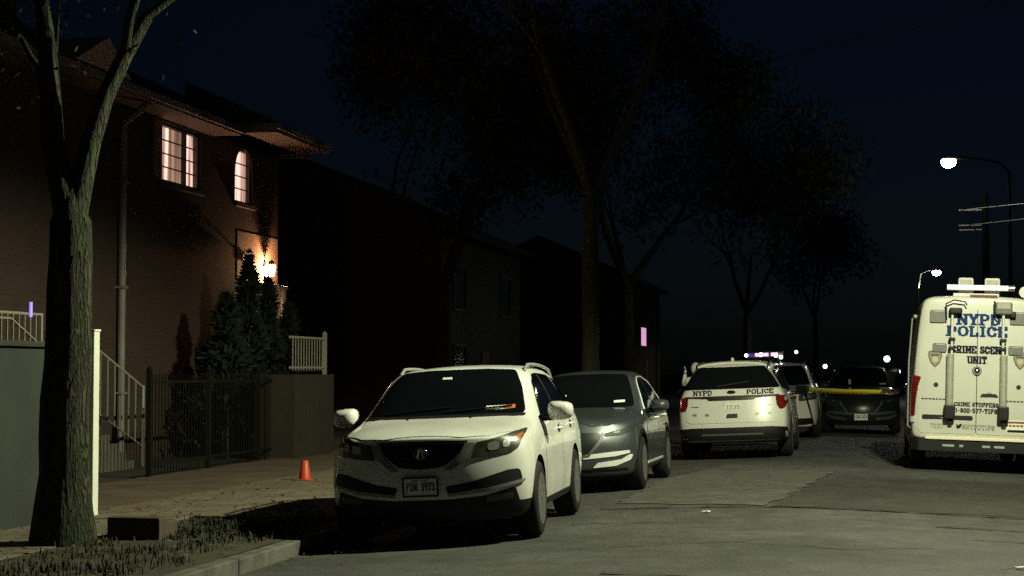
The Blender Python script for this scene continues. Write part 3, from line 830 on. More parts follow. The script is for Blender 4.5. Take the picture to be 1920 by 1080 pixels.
# ------------------------------------------------------------------ crime scene van (seen from the rear)
def build_van():
    root = thing('police_van', 'tall white police crime scene van seen from behind, grey tubes on its doors', 'police van',
                 (1.70, 34.95, road_z(1.7)), (0, -ROLL * .8, rad(180)), 'vehicles along the street')
    root.scale = (1, 1, 1.018)
    L = 5.95
    st = [
     (0.00, [(.60, .30), (.74, .36), (.80, .55), (.78, .80), (.74, .98), (.66, 1.06), (.56, 1.08)], .02),
     (0.08, [(.76, .26), (.88, .33), (.92, .55), (.90, .84), (.85, 1.02), (.76, 1.10), (.62, 1.12)], .02),
     (0.45, [(.86, .26), (.96, .33), (.985, .56), (.975, .92), (.93, 1.12), (.84, 1.22), (.70, 1.26)], .02),
     (0.85, [(.88, .26), (.975, .33), (.995, .58), (.985, 1.0), (.94, 1.25), (.87, 1.42), (.76, 1.50)], .03),
     (1.55, [(.88, .26), (.98, .33), (.995, .58), (.99, 1.06), (.96, 1.42), (.87, 1.98), (.76, 2.16)], .05),
     (1.95, [(.88, .26), (.98, .33), (.995, .58), (.99, 1.08), (.97, 1.50), (.87, 2.32), (.76, 2.56)], .06),
     (2.40, [(.88, .26), (.98, .33), (.995, .58), (.993, 1.10), (.975, 1.55), (.875, 2.50), (.79, 2.68)], .05),
     (3.20, [(.88, .26), (.98, .33), (.995, .58), (.995, 1.10), (.975, 1.60), (.892, 2.56), (.825, 2.73)], .045),
     (4.80, [(.88, .28), (.98, .35), (.995, .58), (.995, 1.10), (.975, 1.60), (.892, 2.56), (.825, 2.73)], .045),
     (5.70, [(.88, .46), (.98, .50), (.995, .62), (.995, 1.10), (.975, 1.60), (.892, 2.56), (.825, 2.73)], .04),
     (5.88, [(.88, .50), (.975, .53), (.99, .64), (.99, 1.10), (.97, 1.60), (.885, 2.55), (.815, 2.72)], .035),
     (5.94, [(.83, .52), (.93, .56), (.95, .66), (.95, 1.10), (.93, 1.60), (.85, 2.53), (.785, 2.68)], .02)]
    sh = shape_fn(L, 1.0, .46, 2.2, .05, 3.0, [(.2, .08), (.4, 0), (.7, 0), (1.1, .12)], [(.5, .0), (1.2, 0), (2.7, .10)], .9, .35)
    c = Car(root, st, sh, VAN_P, [(1.02, .36, .42, .55), (4.68, .36, .42, .55)])
    for x, y in ((.86, 1.02), (-.86, 1.02), (.86, 4.68), (-.86, 4.68)):
        make_wheel(c, x, y, .36, .36, .24, 6)
    F = lambda pts: [(-u, v) for u, v in pts]          # u measured to the right as seen from behind
    def R(name, pts, m, off=.006, r=.0, parent=None, grid=.12, skirt=.015):
        return c.patch(name, [rpoly(F(pts), r) if r else F(pts)], 'rear', m, off, grid, skirt, parent)
    # two rear doors with a gap between them
    dl = R('rear_door', [(-.90, .66), (-.86, .60), (-.006, .60), (-.006, 2.55), (-.70, 2.53), (-.79, 2.42), (-.90, 1.5)], VAN_P, .008, .05)
    dr = R('rear_door', [(.90, .66), (.86, .60), (.006, .60), (.006, 2.55), (.70, 2.53), (.79, 2.42), (.90, 1.5)], VAN_P, .008, .05)
    R('door_gap', [(-.006, .62), (.006, .62), (.006, 2.54), (-.006, 2.54)], LINE, .003, 0, dl)
    # writing
    def W(txt, u, z, w, h, m, wt=.22, par=dl):
        stamp(c, 'door_lettering', text_polys(txt, u, z, w, h, wt, flip=True), 'rear', m, par, .014)
    W('NYPD', .015, 2.385, .66, .175, NAVY, .245)
    W('POLICE', -.01, 2.20, .93, .165, NAVY, .245)
    W('CRIME SCENE', .02, 1.915, .83, .115, INK, .22)
    W('UNIT', .0, 1.755, .29, .115, INK, .22)
    W('CRIME STOPPERS', .0, 1.065, .68, .062, INK, .2)
    W('1-800-577-TIPS', .0, .968, .64, .068, INK, .2)
    W('7037', -.60, .715, .20, .075, mat('faded_lettering', (.22, .22, .19), .6), .16)
    W('@NYPDTIPS', .035, .715, .50, .072, mat('faded_lettering', (.22, .22, .19), .6), .17)
    # small bird mark beside the handle text
    bird = [(-.305, .70), (-.28, .683), (-.245, .69), (-.226, .715), (-.222, .738), (-.208, .752), (-.226, .752), (-.24, .762), (-.256, .75), (-.262, .735), (-.285, .742), (-.302, .758), (-.302, .73), (-.292, .712)]
    stamp(c, 'bird_mark', [F(bird)], 'rear', INK, dl, .014)
    # shields: dark rim, gold field, blue centre band
    for u0 in (-.645, .66):
        def shp(k, dz=0): return [(u0 + a * k, 1.765 + dz + b * k) for a, b in [(-.105, .10), (-.06, .12), (0, .108), (.06, .12), (.105, .10), (.105, .02), (.07, -.075), (0, -.145), (-.07, -.075), (-.105, .02)]]
        par = dl if u0 < 0 else dr
        s_ = R('shield', shp(1.0), SHIELDB, .014, 0, par, None, .004)
        R('shield_field', shp(.84), GOLD, .019, 0, s_, None, .003)
        R('shield_band', [(u0 - .07, 1.80), (u0 + .07, 1.80), (u0 + .07, 1.832), (u0 - .07, 1.832)], SHIELDB, .023, 0, s_, None, .003)
        R('shield_seal', [(u0 + .045 * math.cos(2 * PI * k / 16), 1.745 + .045 * math.sin(2 * PI * k / 16)) for k in range(16)], mat('shield_seal', (.30, .30, .26), .5), .023, 0, s_, None, .003)
    # hinge covers, locks, handle, plate pocket, badges, stickers
    for (a, b, z0, z1) in ((-.735, -.50, 2.325, 2.52), (.49, .73, 2.32, 2.515), (-.685, -.47, 1.865, 2.0), (.475, .70, 1.85, 1.985)):
        h_ = R('hinge_cover', [(a, z0), (b, z0), (b, z1), (a, z1)], GREYPL, .04, .03, dl if a < 0 else dr, .12, .03)
        R('hinge_edge', [(a + .05, z1 - .028), (b - .03, z1 - .028), (b - .03, z1 - .012), (a + .05, z1 - .012)], SILVER, .045, .006, h_, None, .004)
    for u0 in (-.625, .64):
        R('door_lock', [(u0 + .036 * math.cos(2 * PI * k / 16), 1.352 + .036 * math.sin(2 * PI * k / 16)) for k in range(16)], BLACKPL, .016, 0, dl if u0 < 0 else dr, None, .01)
        for k in range(7):
            a = u0 - .22 + k * .055 + (.0 if u0 < 0 else .03)
            R('badge_bar', [(a, 1.122), (a + .042, 1.122), (a + .042, 1.138), (a, 1.138)], mat('badge_dark', (.03, .025, .02), .2), .014, 0, dl if u0 < 0 else dr, None, .004)
    bm = patch_bm(c.bvh, [rpoly(F([(.05, 1.185), (.34, 1.185), (.30, 1.235), (.09, 1.235)]), .015)], 'rear', .02, None, .02)
    obj('door_handle', bm, BLACKPL, dr, True, 40)
    R('handle_cap', [(.15, 1.237), (.24, 1.237), (.22, 1.262), (.17, 1.262)], SILVER, .02, .01, dr, None, .01)
    R('plate_pocket', [(-.83, .815), (-.05, .815), (-.05, .885), (-.83, .885)], BLACKPL, .018, .03, dl, None, .015)
    stk = R('sticker', [(.47, .64), (.88, .64), (.88, .84), (.47, .84)], mat('sticker_cream', (.62, .58, .48), .6), .014, .01, dr, None, .004)
    red = mat('red_brown_lettering', (.16, .05, .03), .6)
    R('sticker_line', [(.49, .795), (.86, .795), (.86, .822), (.49, .822)], red, .020, 0, stk, None, .002)
    for k in range(6): R('sticker_line', [(.50 + k * .058, .745), (.545 + k * .058, .745), (.545 + k * .058, .768), (.50 + k * .058, .768)], red, .020, 0, stk, None, .002)
    R('sticker_line', [(.48, .655), (.83, .655), (.83, .69), (.48, .69)], INK, .020, 0, stk, None, .002)
    R('sticker_line', [(.79, .885), (.88, .885), (.88, .897), (.79, .897)], INK, .014, 0, dr, None, .002)
    # ball camera
    y = c.bvh.ray_cast(Vector((0, 12, 1.57)), Vector((0, -1, 0)))[0].y
    bm = BM(); bmesh.ops.create_uvsphere(bm, u_segments=20, v_segments=12, radius=.062, matrix=Matrix.Translation((0, y + .03, 1.585)))
    obj('camera_dome', bm, CHROME, root, True)
    bm = BM(); lathe(bm, [(.075, y + .006), (.07, y + .028), (.05, y + .03)], 20, 'Y', Matrix.Translation((0, 0, 1.585))); obj('dome_ring', bm, GREYPL, root, True, 40)
    # ladder tubes, clamps, hooks on both doors
    for sg, u0 in ((-1, -.415), (1, .405)):
        ut = u0 + (.02 if sg < 0 else -.015)
        def yat(z): return c.bvh.ray_cast(Vector((-u0, 12, z)), Vector((0, -1, 0)))[0].y
        bm = BM(); tube(bm, [(-u0, yat(1.05) + .085, 1.02), (-u0, yat(1.9) + .085, 1.83)], .058, 16)
        tb = obj('carrier_tube', bm, PADGREY, root, True, 50)
        bm = BM(); tube(bm, [(-ut, yat(1.83) + .085, 1.82), (-ut, yat(2.45) + .085, 2.50)], .021, 10); obj('carrier_rod', bm, COP_P, tb, True, 50)
        bm = BM(); bx(bm, (-u0 - .085, yat(.95), .83), (-u0 + .085, yat(.95) + .17, 1.05), .02)
        bx(bm, (-u0 - .05, yat(.9), .75), (-u0 + .02, yat(.9) + .1, .84), .01); obj('lower_clamp', bm, BLACKPL, tb)
        for z in (1.93, 2.07):
            bm = BM(); bx(bm, (-ut - .05, yat(z) + .01, z - .025), (-ut + .05, yat(z) + .13, z + .025), .012); obj('clamp', bm, BLACKPL, tb)
        bm = BM()
        if sg < 0:
            bx(bm, (-ut + .05, yat(2.47) + .02, 2.46), (-ut - .15, yat(2.47) + .16, 2.56), .025)
            obj('upper_clamp', bm, BLACKPL, tb)
            bm = BM()
            tube(bm, [(-ut + .09, yat(2.3) + .08, 2.36), (-ut + .10, yat(2.5) + .09, 2.62), (-ut - .02, yat(2.5) + .1, 2.68), (-ut - .19, yat(2.5) + .1, 2.66), (-ut - .22, yat(2.5) + .1, 2.60)], .012, 8)
            obj('hook_bar', bm, BLACKPL, tb, True, 60)
        else:
            bx(bm, (-ut + .13, yat(2.5) + .02, 2.47), (-ut - .13, yat(2.5) + .15, 2.66), .02); obj('lamp_box', bm, GREYPL, tb)
            bm = BM(); bx(bm, (-ut + .10, yat(2.5) + .151, 2.56), (-ut - .10, yat(2.5) + .156, 2.65)); obj('lamp_face', bm, PADGREY, tb)
            bm = BM(); tube(bm, [(-ut + .14, yat(2.5) + .1, 2.68), (-ut + .14, yat(2.4) + .1, 2.46), (-ut + .09, yat(2.4) + .1, 2.40)], .014, 8); obj('hook_bar', bm, BLACKPL, tb, True, 60)
            bm = BM(); bx(bm, (-ut - .10, yat(2.45) + .01, 2.42), (-ut - .19, yat(2.45) + .12, 2.52), .02); obj('upper_clamp', bm, BLACKPL, tb)
    # bumper, step strip, rear corners and lamps
    bm = BM()
    prism(bm, rpoly([(-.99, 5.55), (.99, 5.55), (.99, 5.86), (.90, 5.99), (-.90, 5.99), (-.99, 5.86)], .05), .33, .505, 'XY')
    bp = obj('rear_bumper', bm, BLACKPL, root)
    bm = BM(); bx(bm, (-.78, 5.93, .507), (.78, 6.02, .555), .008); obj('bumper_step', bm, mat('step_cream', (.62, .56, .42), .5), bp)
    bm = BM()
    for u0, ww in ((-.42, .18), (-.22, .06), (.16, .12), (.36, .16)):
        bx(bm, (-u0 - ww / 2, 5.992, .40), (-u0 + ww / 2, 5.996, .435), 0)
    obj('bumper_reflector', bm, mat('reflector_grey', (.25, .27, .26), .4), bp)
    for side in ('left', 'right'):
        s = 1 if side == 'left' else -1
        c.patch('tail_light', [rpoly([(5.70, .86), (5.885, .86), (5.885, 1.48), (5.80, 1.50), (5.70, 1.40)], .02)], side, REDLENS, .03, .02, .03)
        c.patch('reverse_light', [rpoly([(5.70, .76), (5.885, .76), (5.885, .85), (5.70, .85)], .01)], side, mat('pale_lens', (.55, .50, .48), .25), .028, .02, .03)
        c.patch('side_trim', [rpoly([(1.5, .62), (4.2, .62), (4.2, .74), (1.5, .74)], .03)], side, BLACKPL, .012, .15, .02)
        d = c.patch('front_door', [[(1.50, .42), (2.40, .42), (2.42, 2.05), (1.98, 2.02), (1.40, 1.36)]], side, VAN_P, .006, .12, .02)
        c.patch('window', [rpoly([(1.50, 1.36), (2.36, 1.34), (2.36, 1.98), (2.02, 1.96)], .05)], side, GLASS, .009, .1, .012, d)
        handle(c, side, 2.28, 1.15, d, BLACKPL)
        make_mirror(c, s * 1.10, 1.48, 1.42, BLACKPL, .24, .36)
        # grab rail down the rear corner
        bm = BM()
        tube(bm, [(s * .965, 5.80, 2.40), (s * 1.01, 5.78, 2.38), (s * 1.05, 5.76, 1.7), (s * 1.05, 5.74, .70), (s * 1.0, 5.74, .66)], .013, 8)
        obj('corner_rail', bm, SILVER, root, True, 60)
        bm = BM(); bmesh.ops.create_uvsphere(bm, u_segments=12, v_segments=8, radius=.035, matrix=Matrix.Translation((s * .965, 5.82, 2.41))); obj('marker_light', bm, SILVER, root, True)
    # roof gear: long tube lamp, two box lamps, spot lamp
    bm = BM(); tube(bm, [(-.46, 5.80, 2.885), (.48, 5.80, 2.885)], .042, 16)
    lb = obj('roof_tube_lamp', bm, mat('tube_lamp_white', (.8, .8, .76), .2, coat=1.0, emit=((1, 1, .86), .55)), root, True, 50)
    bm = BM(); tube(bm, [(-.462, 5.80, 2.885), (-.56, 5.80, 2.885)], .046, 16); obj('tube_end', bm, ALLOY, lb, True, 50)
    for u0 in (-.18, .23):
        w_ = .12
        bm = BM(); bx(bm, (-u0 - w_, 5.45, 2.76), (-u0 + w_, 5.64, 3.05), .03)
        b_ = obj('roof_box_lamp', bm, COP_P, root)
        bm = BM(); bx(bm, (-u0 - w_ * .75, 5.64, 2.93), (-u0 + w_ * .75, 5.646, 3.02)); obj('lamp_face', bm, PADGREY, b_)
    bm = BM(); bx(bm, (-.30, 5.72, 2.735), (.12, 5.84, 2.775), .01); obj('high_brake_lamp', bm, mat('brown_red_lens', (.12, .05, .03), .3), root)
    bm = BM(); bx(bm, (-.33, 5.40, 2.74), (.38, 5.72, 2.80), .01); obj('roof_rack', bm, COP_P, root)
    bm = BM(); lathe(bm, [(.0, -.10), (.075, -.07), (.09, .0), (.09, .06), (.0, .061)], 18, 'Y', Matrix.Translation((-.72, 5.75, 2.83)))
    sp = obj('spot_lamp', bm, COP_P, root, True, 40)
    bm = BM(); tube(bm, [(-.72, 5.74, 2.70), (-.72, 5.74, 2.77)], .02, 8); obj('lamp_foot', bm, BLACKPL, sp, True, 50)
    bm = BM(); lathe(bm, [(0, -.05), (.05, -.04), (.055, .03), (0, .031)], 14, 'Y', Matrix.Translation((-.90, 5.78, 2.72))); obj('spot_lamp', bm, COP_P, root, True, 40)
    c.patch('windscreen', [rpoly([(-.82, 1.32), (.82, 1.32), (.72, 2.15), (-.72, 2.15)], .08)], 'front', GLASS, .006, .12, .012)
    c.patch('grille', [rpoly([(-.5, .95), (.5, .95), (.42, .70), (-.42, .70)], .04)], 'front', GRILLE, .008, .1, .02)
    for sgn in (1, -1):
        c.patch('headlight', [rpoly([(sgn * u, v) for u, v in [(.55, .80), (.86, .84), (.90, 1.08), (.62, .98)]], .04)], 'front', LENS, .010, .08, .02)
    return root

build_white_suv()
build_crossover('parked_car', 'dark grey crossover parked behind the nearest white SUV, bright chrome strips on its bumper', (-3.82, 23.0, road_z(-3.8)), (0, -ROLL, rad(-.6)), GREY_P, BRIGHT)
ps, pc = build_patrol_suv()
# second patrol SUV, nose towards the camera: a copy of the first with its own light bar
front_suv = copy_tree(ps)
front_suv.location = (-1.98, 40.6, road_z(-2.0))
front_suv.rotation_euler = (0, -ROLL, 0)
front_suv['label'] = 'white patrol SUV facing the viewer, lit pink and white light bar on its roof'
def light_bar(root, y, z):
    bm = BM(); bx(bm, (-.76, y - .13, z), (.16, y + .13, z + .12), .03)
    lb = obj('light_bar', bm, mat('light_bar_shell', (.25, .22, .24), .3), root)
    pink = mat('lit_pink_lamp', (.8, .5, .55), .3, emit=((1.0, .55, .72), 1.3))
    whit = mat('lit_white_lamp', (.9, .9, .9), .3, emit=((1.0, .95, .98), 8))
    blue = mat('lit_blue_lamp', (.1, .1, .5), .3, emit=((.05, .04, .35), .5))
    for x0, x1, m in ((-.70, -.56, blue), (-.52, -.44, pink), (-.42, -.34, whit), (-.32, -.20, pink), (-.14, .02, pink)):
        bm = BM(); bx(bm, (x0, y - .145, z + .02), (x1, y - .128, z + .10), .01); obj('bar_lamp', bm, m, lb)
    for x0, zz, m in ((-.73, z + .06, whit), (-.02, z + .02, whit), (.10, z - .02, whit)):
        bm = BM(); bmesh.ops.create_uvsphere(bm, u_segments=12, v_segments=8, radius=.04, matrix=Matrix.Translation((x0, y - .15, zz))); obj('bar_lamp', bm, m, lb, True)
    bm = BM()
    for x in (-.5, .05): bx(bm, (x - .04, y - .1, z - .10), (x + .04, y + .1, z + .001))
    obj('bar_foot', bm, BLACKPL, lb)
light_bar(front_suv, 2.75, 1.90)

dk, dc = build_crossover('stopped_car', 'dark glossy SUV standing in the middle of the road behind the yellow tape', (-.08, 43.9, road_z(-.08)), (0, 0, 0), DARK_P, mat('dull_trim', (.18, .2, .2), .3, metal=.7), plate='GRK 4172')
dk.scale = (1.02, 1.02, 1.03)
dc.patch('pillar_glint', [[(.75, 1.13), (.80, 1.13), (.655, 1.42), (.615, 1.42)]], 'front', BRIGHT, .012, .06, .015)  # bright strip painted as a glint of light on the pillar
build_van()
# white car ahead of the patrol SUV, only its rear pillar shows

# ------------------------------------------------------------------ person in a white hooded coverall beyond the police SUV
def build_person(x, y, rz):
    """standing, facing away; one forearm raised to head height"""
    j = {'pel': (0, 0, .95), 'sp': (0, .01, 1.12), 'ch': (0, .0, 1.32), 'nk': (0, .0, 1.47), 'hd': (0, .02, 1.56),
         'hl': (-.09, 0, .90), 'kl': (-.11, .02, .50), 'al': (-.12, -.02, .09), 'tl': (-.13, .15, .045),
         'hr': (.09, 0, .90), 'kr': (.11, .03, .50), 'ar': (.12, -.01, .09), 'tr': (.13, .16, .045),
         'sl': (-.17, 0, 1.41), 'el': (-.27, .10, 1.30), 'wl': (-.245, .16, 1.56),
         'sr': (.17, 0, 1.41), 'er': (.24, -.03, 1.12), 'wr': (.24, .10, .90)}
    rad_ = {'pel': .165, 'sp': .15, 'ch': .17, 'nk': .065, 'hd': .05, 'hl': .10, 'kl': .068, 'al': .05, 'tl': .04, 'hr': .10, 'kr': .068, 'ar': .05, 'tr': .04,
            'sl': .075, 'el': .056, 'wl': .042, 'sr': .075, 'er': .056, 'wr': .042}
    ed = [('pel', 'sp'), ('sp', 'ch'), ('ch', 'nk'), ('nk', 'hd'), ('pel', 'hl'), ('hl', 'kl'), ('kl', 'al'), ('al', 'tl'), ('pel', 'hr'), ('hr', 'kr'), ('kr', 'ar'), ('ar', 'tr'),
          ('ch', 'sl'), ('sl', 'el'), ('el', 'wl'), ('ch', 'sr'), ('sr', 'er'), ('er', 'wr')]
    def skin(names, pts, rads, edges, lv=2):
        me = bpy.data.meshes.new('sk'); idx = {n: i for i, n in enumerate(names)}
        me.from_pydata([pts[n] for n in names], [(idx[a], idx[b]) for a, b in edges], [])
        o = bpy.data.objects.new('sk', me); COL.objects.link(o)
        m = o.modifiers.new('s', 'SKIN'); m.use_smooth_shade = True
        for i, n in enumerate(names):
            v = me.skin_vertices[0].data[i]; v.radius = (rads[n], rads[n] * (.72 if n in ('pel', 'sp', 'ch') else 1)); v.use_root = (i == 0)
        s_ = o.modifiers.new('u', 'SUBSURF'); s_.levels = lv; s_.render_levels = lv
        dg = bpy.context.evaluated_depsgraph_get(); dg.update()
        out = bpy.data.meshes.new_from_object(o.evaluated_get(dg)); bpy.data.objects.remove(o)
        b = BM(); b.from_mesh(out); return b
    root = thing('person', 'person in a white hooded coverall with one forearm raised, beyond the police SUV', 'person', (x, y, road_z(x)), (0, 0, rz))
    SUIT = mat('white_coverall', (.72, .72, .66), .8, bump=(14, .5)); SKIN_ = mat('skin', (.42, .24, .17), .5); GLOVE = mat('white_glove', (.62, .62, .58), .6)
    bm = skin(list(j), j, rad_, ed)
    # head: skull with nose, hood drawn round the face
    def ball(c, r, M=None):
        t = BM(); bmesh.ops.create_uvsphere(t, u_segments=20, v_segments=14, radius=1)
        for v in t.verts: v.co = Vector((v.co.x * r[0], v.co.y * r[1], v.co.z * r[2])) + Vector(c)
        return t
    obj('body', bm, SUIT, root, True)
    h = ball((0, .03, 1.655), (.075, .095, .115))
    for v in h.verts:
        if v.co.y > .09: v.co.y += .02 * math.exp(-((v.co.x / .016) ** 2 + ((v.co.z - 1.645) / .03) ** 2)) - .010 * math.exp(-(((abs(v.co.x) - .03) / .014) ** 2 + ((v.co.z - 1.67) / .012) ** 2))
    hd = obj('head', h, SKIN_, root, True)
    for sx in (-.03, .03):
        t = ball((sx, .112, 1.668), (.011, .008, .008)); obj('eye', t, mat('eye_dark', (.02, .015, .01), .2), hd, True)
    t = ball((0, .118, 1.603), (.024, .006, .006)); obj('mouth', t, mat('lip', (.28, .10, .09), .5), hd, True)
    hood = ball((0, .0, 1.665), (.105, .115, .135))
    for v in list(hood.verts):
        if v.co.y > .085: hood.verts.remove(v)
    obj('hood', hood, SUIT, root, True)
    for wn, dr in (('wl', Vector((.05, .02, 1))), ('wr', Vector((0, .5, -1)))):
        w = Vector(j[wn]); d = dr.normalized(); side = Vector((0, 1, 0)) if wn == 'wl' else Vector((0, .9, .45)).normalized(); nrm = d.cross(side)
        pts = {'a': w - d * .01, 'b': w + d * .045, 'c': w + d * .085}; rs = {'a': .026, 'b': .034, 'c': .030}
        b2 = skin(['a', 'b', 'c'], pts, rs, [('a', 'b'), ('b', 'c')], 1)
        for k, (off, ln) in enumerate(((-.03, .06), (-.010, .075), (.010, .072), (.03, .058))):
            p0 = w + d * .08 + side * off
            tube(b2, [p0, p0 + d * ln * .5 + nrm * .006, p0 + d * ln * .8 + nrm * .018, p0 + d * ln + nrm * .028], .009, 8, radii=[.0095, .009, .008, .006])
        p0 = w + d * .03 + side * .03
        tube(b2, [p0, p0 + side * .03 + d * .025, p0 + side * .035 + d * .055 + nrm * .01], .01, 8, radii=[.012, .010, .007])
        obj('hand', b2, GLOVE, root, True)
    return root
build_person(-3.57, 38.5, rad(0))

# ------------------------------------------------------------------ ground, road, kerbs, pavement
def tex_mat(name, build):
    m = bpy.data.materials.new(name); m.use_nodes = True
    nt = m.node_tree
    build(nt, nt.nodes, nt.links, nt.nodes['Principled BSDF'])
    MATS[name] = m
    return m

def asphalt(nt, N, L, p, lo=(.024, .024, .0225), hi=(.059, .058, .053), seed=0):
    tc = N.new('ShaderNodeTexCoord')
    mp = N.new('ShaderNodeMapping'); mp.inputs['Location'].default_value = (seed, seed * 2, 0); L.new(tc.outputs['Object'], mp.inputs['Vector'])
    big = N.new('ShaderNodeTexNoise'); big.inputs['Scale'].default_value = .55; big.inputs['Detail'].default_value = 8; big.inputs['Roughness'].default_value = .62
    L.new(mp.outputs['Vector'], big.inputs['Vector'])
    fine = N.new('ShaderNodeTexNoise'); fine.inputs['Scale'].default_value = 38; fine.inputs['Detail'].default_value = 4; fine.inputs['Roughness'].default_value = .8
    L.new(mp.outputs['Vector'], fine.inputs['Vector'])
    vo = N.new('ShaderNodeTexVoronoi'); vo.inputs['Scale'].default_value = 55; L.new(mp.outputs['Vector'], vo.inputs['Vector'])
    a = N.new('ShaderNodeMapRange'); a.inputs['From Min'].default_value = .32; a.inputs['From Max'].default_value = .68; L.new(big.outputs['Fac'], a.inputs['Value'])
    mx = N.new('ShaderNodeMix'); mx.data_type = 'RGBA'; mx.inputs[6].default_value = (*lo, 1); mx.inputs[7].default_value = (*hi, 1); L.new(a.outputs['Result'], mx.inputs[0])
    b = N.new('ShaderNodeMapRange'); b.inputs['From Min'].default_value = .3; b.inputs['From Max'].default_value = .7; b.inputs['To Min'].default_value = .3; b.inputs['To Max'].default_value = 1.9; L.new(fine.outputs['Fac'], b.inputs['Value'])
    m2 = N.new('ShaderNodeMix'); m2.data_type = 'RGBA'; m2.blend_type = 'MULTIPLY'; m2.inputs[0].default_value = 1
    L.new(mx.outputs[2], m2.inputs[6]); L.new(b.outputs['Result'], m2.inputs[7])
    md = N.new('ShaderNodeTexNoise'); md.inputs['Scale'].default_value = 3.2; md.inputs['Detail'].default_value = 9; md.inputs['Roughness'].default_value = .7; L.new(mp.outputs['Vector'], md.inputs['Vector'])
    c = N.new('ShaderNodeMapRange'); c.inputs['From Min'].default_value = .3; c.inputs['From Max'].default_value = .7; c.inputs['To Min'].default_value = .55; c.inputs['To Max'].default_value = 1.4; L.new(md.outputs['Fac'], c.inputs['Value'])
    m3 = N.new('ShaderNodeMix'); m3.data_type = 'RGBA'; m3.blend_type = 'MULTIPLY'; m3.inputs[0].default_value = 1; L.new(m2.outputs[2], m3.inputs[6]); L.new(c.outputs['Result'], m3.inputs[7])
    L.new(m3.outputs[2], p.inputs['Base Color'])
    p.inputs['Roughness'].default_value = .82
    bp = N.new('ShaderNodeBump'); bp.inputs['Strength'].default_value = .6; bp.inputs['Distance'].default_value = .012
    ad = N.new('ShaderNodeMath'); ad.operation = 'ADD'; L.new(fine.outputs['Fac'], ad.inputs[0]); L.new(vo.outputs['Distance'], ad.inputs[1])
    L.new(ad.outputs[0], bp.inputs['Height']); L.new(bp.outputs['Normal'], p.inputs['Normal'])

ASPH = tex_mat('asphalt_worn', asphalt)
ASPH2 = tex_mat('asphalt_patch_darker', lambda nt, N, L, p: asphalt(nt, N, L, p, (.016, .0155, .013), (.034, .032, .027), 5))
ASPH3 = tex_mat('asphalt_patch_pale', lambda nt, N, L, p: asphalt(nt, N, L, p, (.052, .050, .044), (.075, .073, .064), 9))
CONC = mat('kerb_concrete', (.125, .12, .098), .88, vary=(3.5, .7), bump=(30, .4))
PAVE = mat('pavement_concrete', (.16, .13, .095), .88, vary=(1.6, .5, (.075, .057, .036)), bump=(40, .4))
YARD = mat('yard_paving', (.115, .078, .048), .9, vary=(1.2, .55, (.045, .028, .017)), bump=(20, .4))
DIRT = mat('verge_soil', (.050, .040, .022), .95, vary=(2.2, .7, (.014, .015, .006)), bump=(14, 1.0))
GROUND = mat('earth_ground', (.035, .034, .022), .95, vary=(.4, .5))

def strip(name, xs, zf, ys, m, kind='structure', zoff=0.0, wob=0.0):
    """sheet over x list and y list with height zf(x)"""
    bm = BM(); g = []
    for y in ys:
        g.append([bm.verts.new((x + (random.uniform(-wob, wob) if wob and x in (xs[0], xs[-1]) else 0), y, zf(x) + zoff)) for x in xs])
    for i in range(len(ys) - 1):
        for j in range(len(xs) - 1):
            bm.faces.new((g[i][j], g[i][j + 1], g[i + 1][j + 1], g[i + 1][j]))
    o = obj(name, bm, m, None, True)
    if kind: o['kind'] = kind
    return o
def lin(a, b, n): return [a + (b - a) * i / n for i in range(n + 1)]

YS = [-60, -20, 0] + lin(8, 60, 26) + [80, 120, 200, 340, 600]
KL, KR = -5.06, 3.35
prof = [(-500, .02), (-14, .03), (KL - .14, .0), (KL - .12, -.35), (KR + .12, -.35), (KR + .14, .0), (14, .03), (500, .02)]
bm = BM(); rows = []
for y in (-80, 0, 60, 200, 900):
    rows.append([bm.verts.new((x, y, z)) for x, z in prof])
for a, b in zip(rows[:-1], rows[1:]):
    for j in range(len(prof) - 1): bm.faces.new((a[j], a[j + 1], b[j + 1], b[j]))
obj('ground', bm, GROUND)['kind'] = 'structure'
strip('road', lin(KL, KR, 24), road_z, YS, ASPH)

def road_patch(name, ol, m, dz, step=.35):
    """irregular sheet laid on the crowned road, a few mm up"""
    bm = BM()
    f = bm.faces.new([bm.verts.new((x, y, 0)) for x, y in ol])
    xs = [x for x, y in ol]
    c = min(xs) + step
    while c < max(xs):
        bmesh.ops.bisect_plane(bm, geom=bm.verts[:] + bm.edges[:] + bm.faces[:], plane_co=(c, 0, 0), plane_no=(1, 0, 0)); c += step
    for v in bm.verts: v.co.z = road_z(v.co.x) + dz
    for f in bm.faces:
        f.normal_update()
        if f.normal.z < 0: f.normal_flip()
    o = obj(name, bm, m, None, True); o['kind'] = 'structure'
    return o
def ragged(pts, amp=.06, seg=.25):
    out = []
    for i, p in enumerate(pts):
        q = pts[(i + 1) % len(pts)]
        d = math.hypot(q[0] - p[0], q[1] - p[1]); n = max(1, int(d / seg))
        for k in range(n):
            t = k / n
            out.append((p[0] + (q[0] - p[0]) * t + random.uniform(-amp, amp), p[1] + (q[1] - p[1]) * t + random.uniform(-amp, amp)))
    return out
road_patch('road_patch', ragged([(-1.05, 20.2), (3.30, 20.6), (3.30, 27.0), (-.4, 26.6), (-.75, 23.6)]), ASPH2, .004)
road_patch('road_patch', ragged([(-2.9, 21.2), (-1.1, 20.4), (-.8, 23.7), (-.45, 27.5), (-2.2, 30.0), (-2.9, 26)]), ASPH3, .008)
road_patch('road_patch', ragged([(2.45, 13.2), (3.30, 12.6), (3.30, 19.2), (2.2, 18.6), (2.15, 16.2)], .05), ASPH2, .008)
CRACK = mat('tar_crack', (.012, .012, .010), .7)
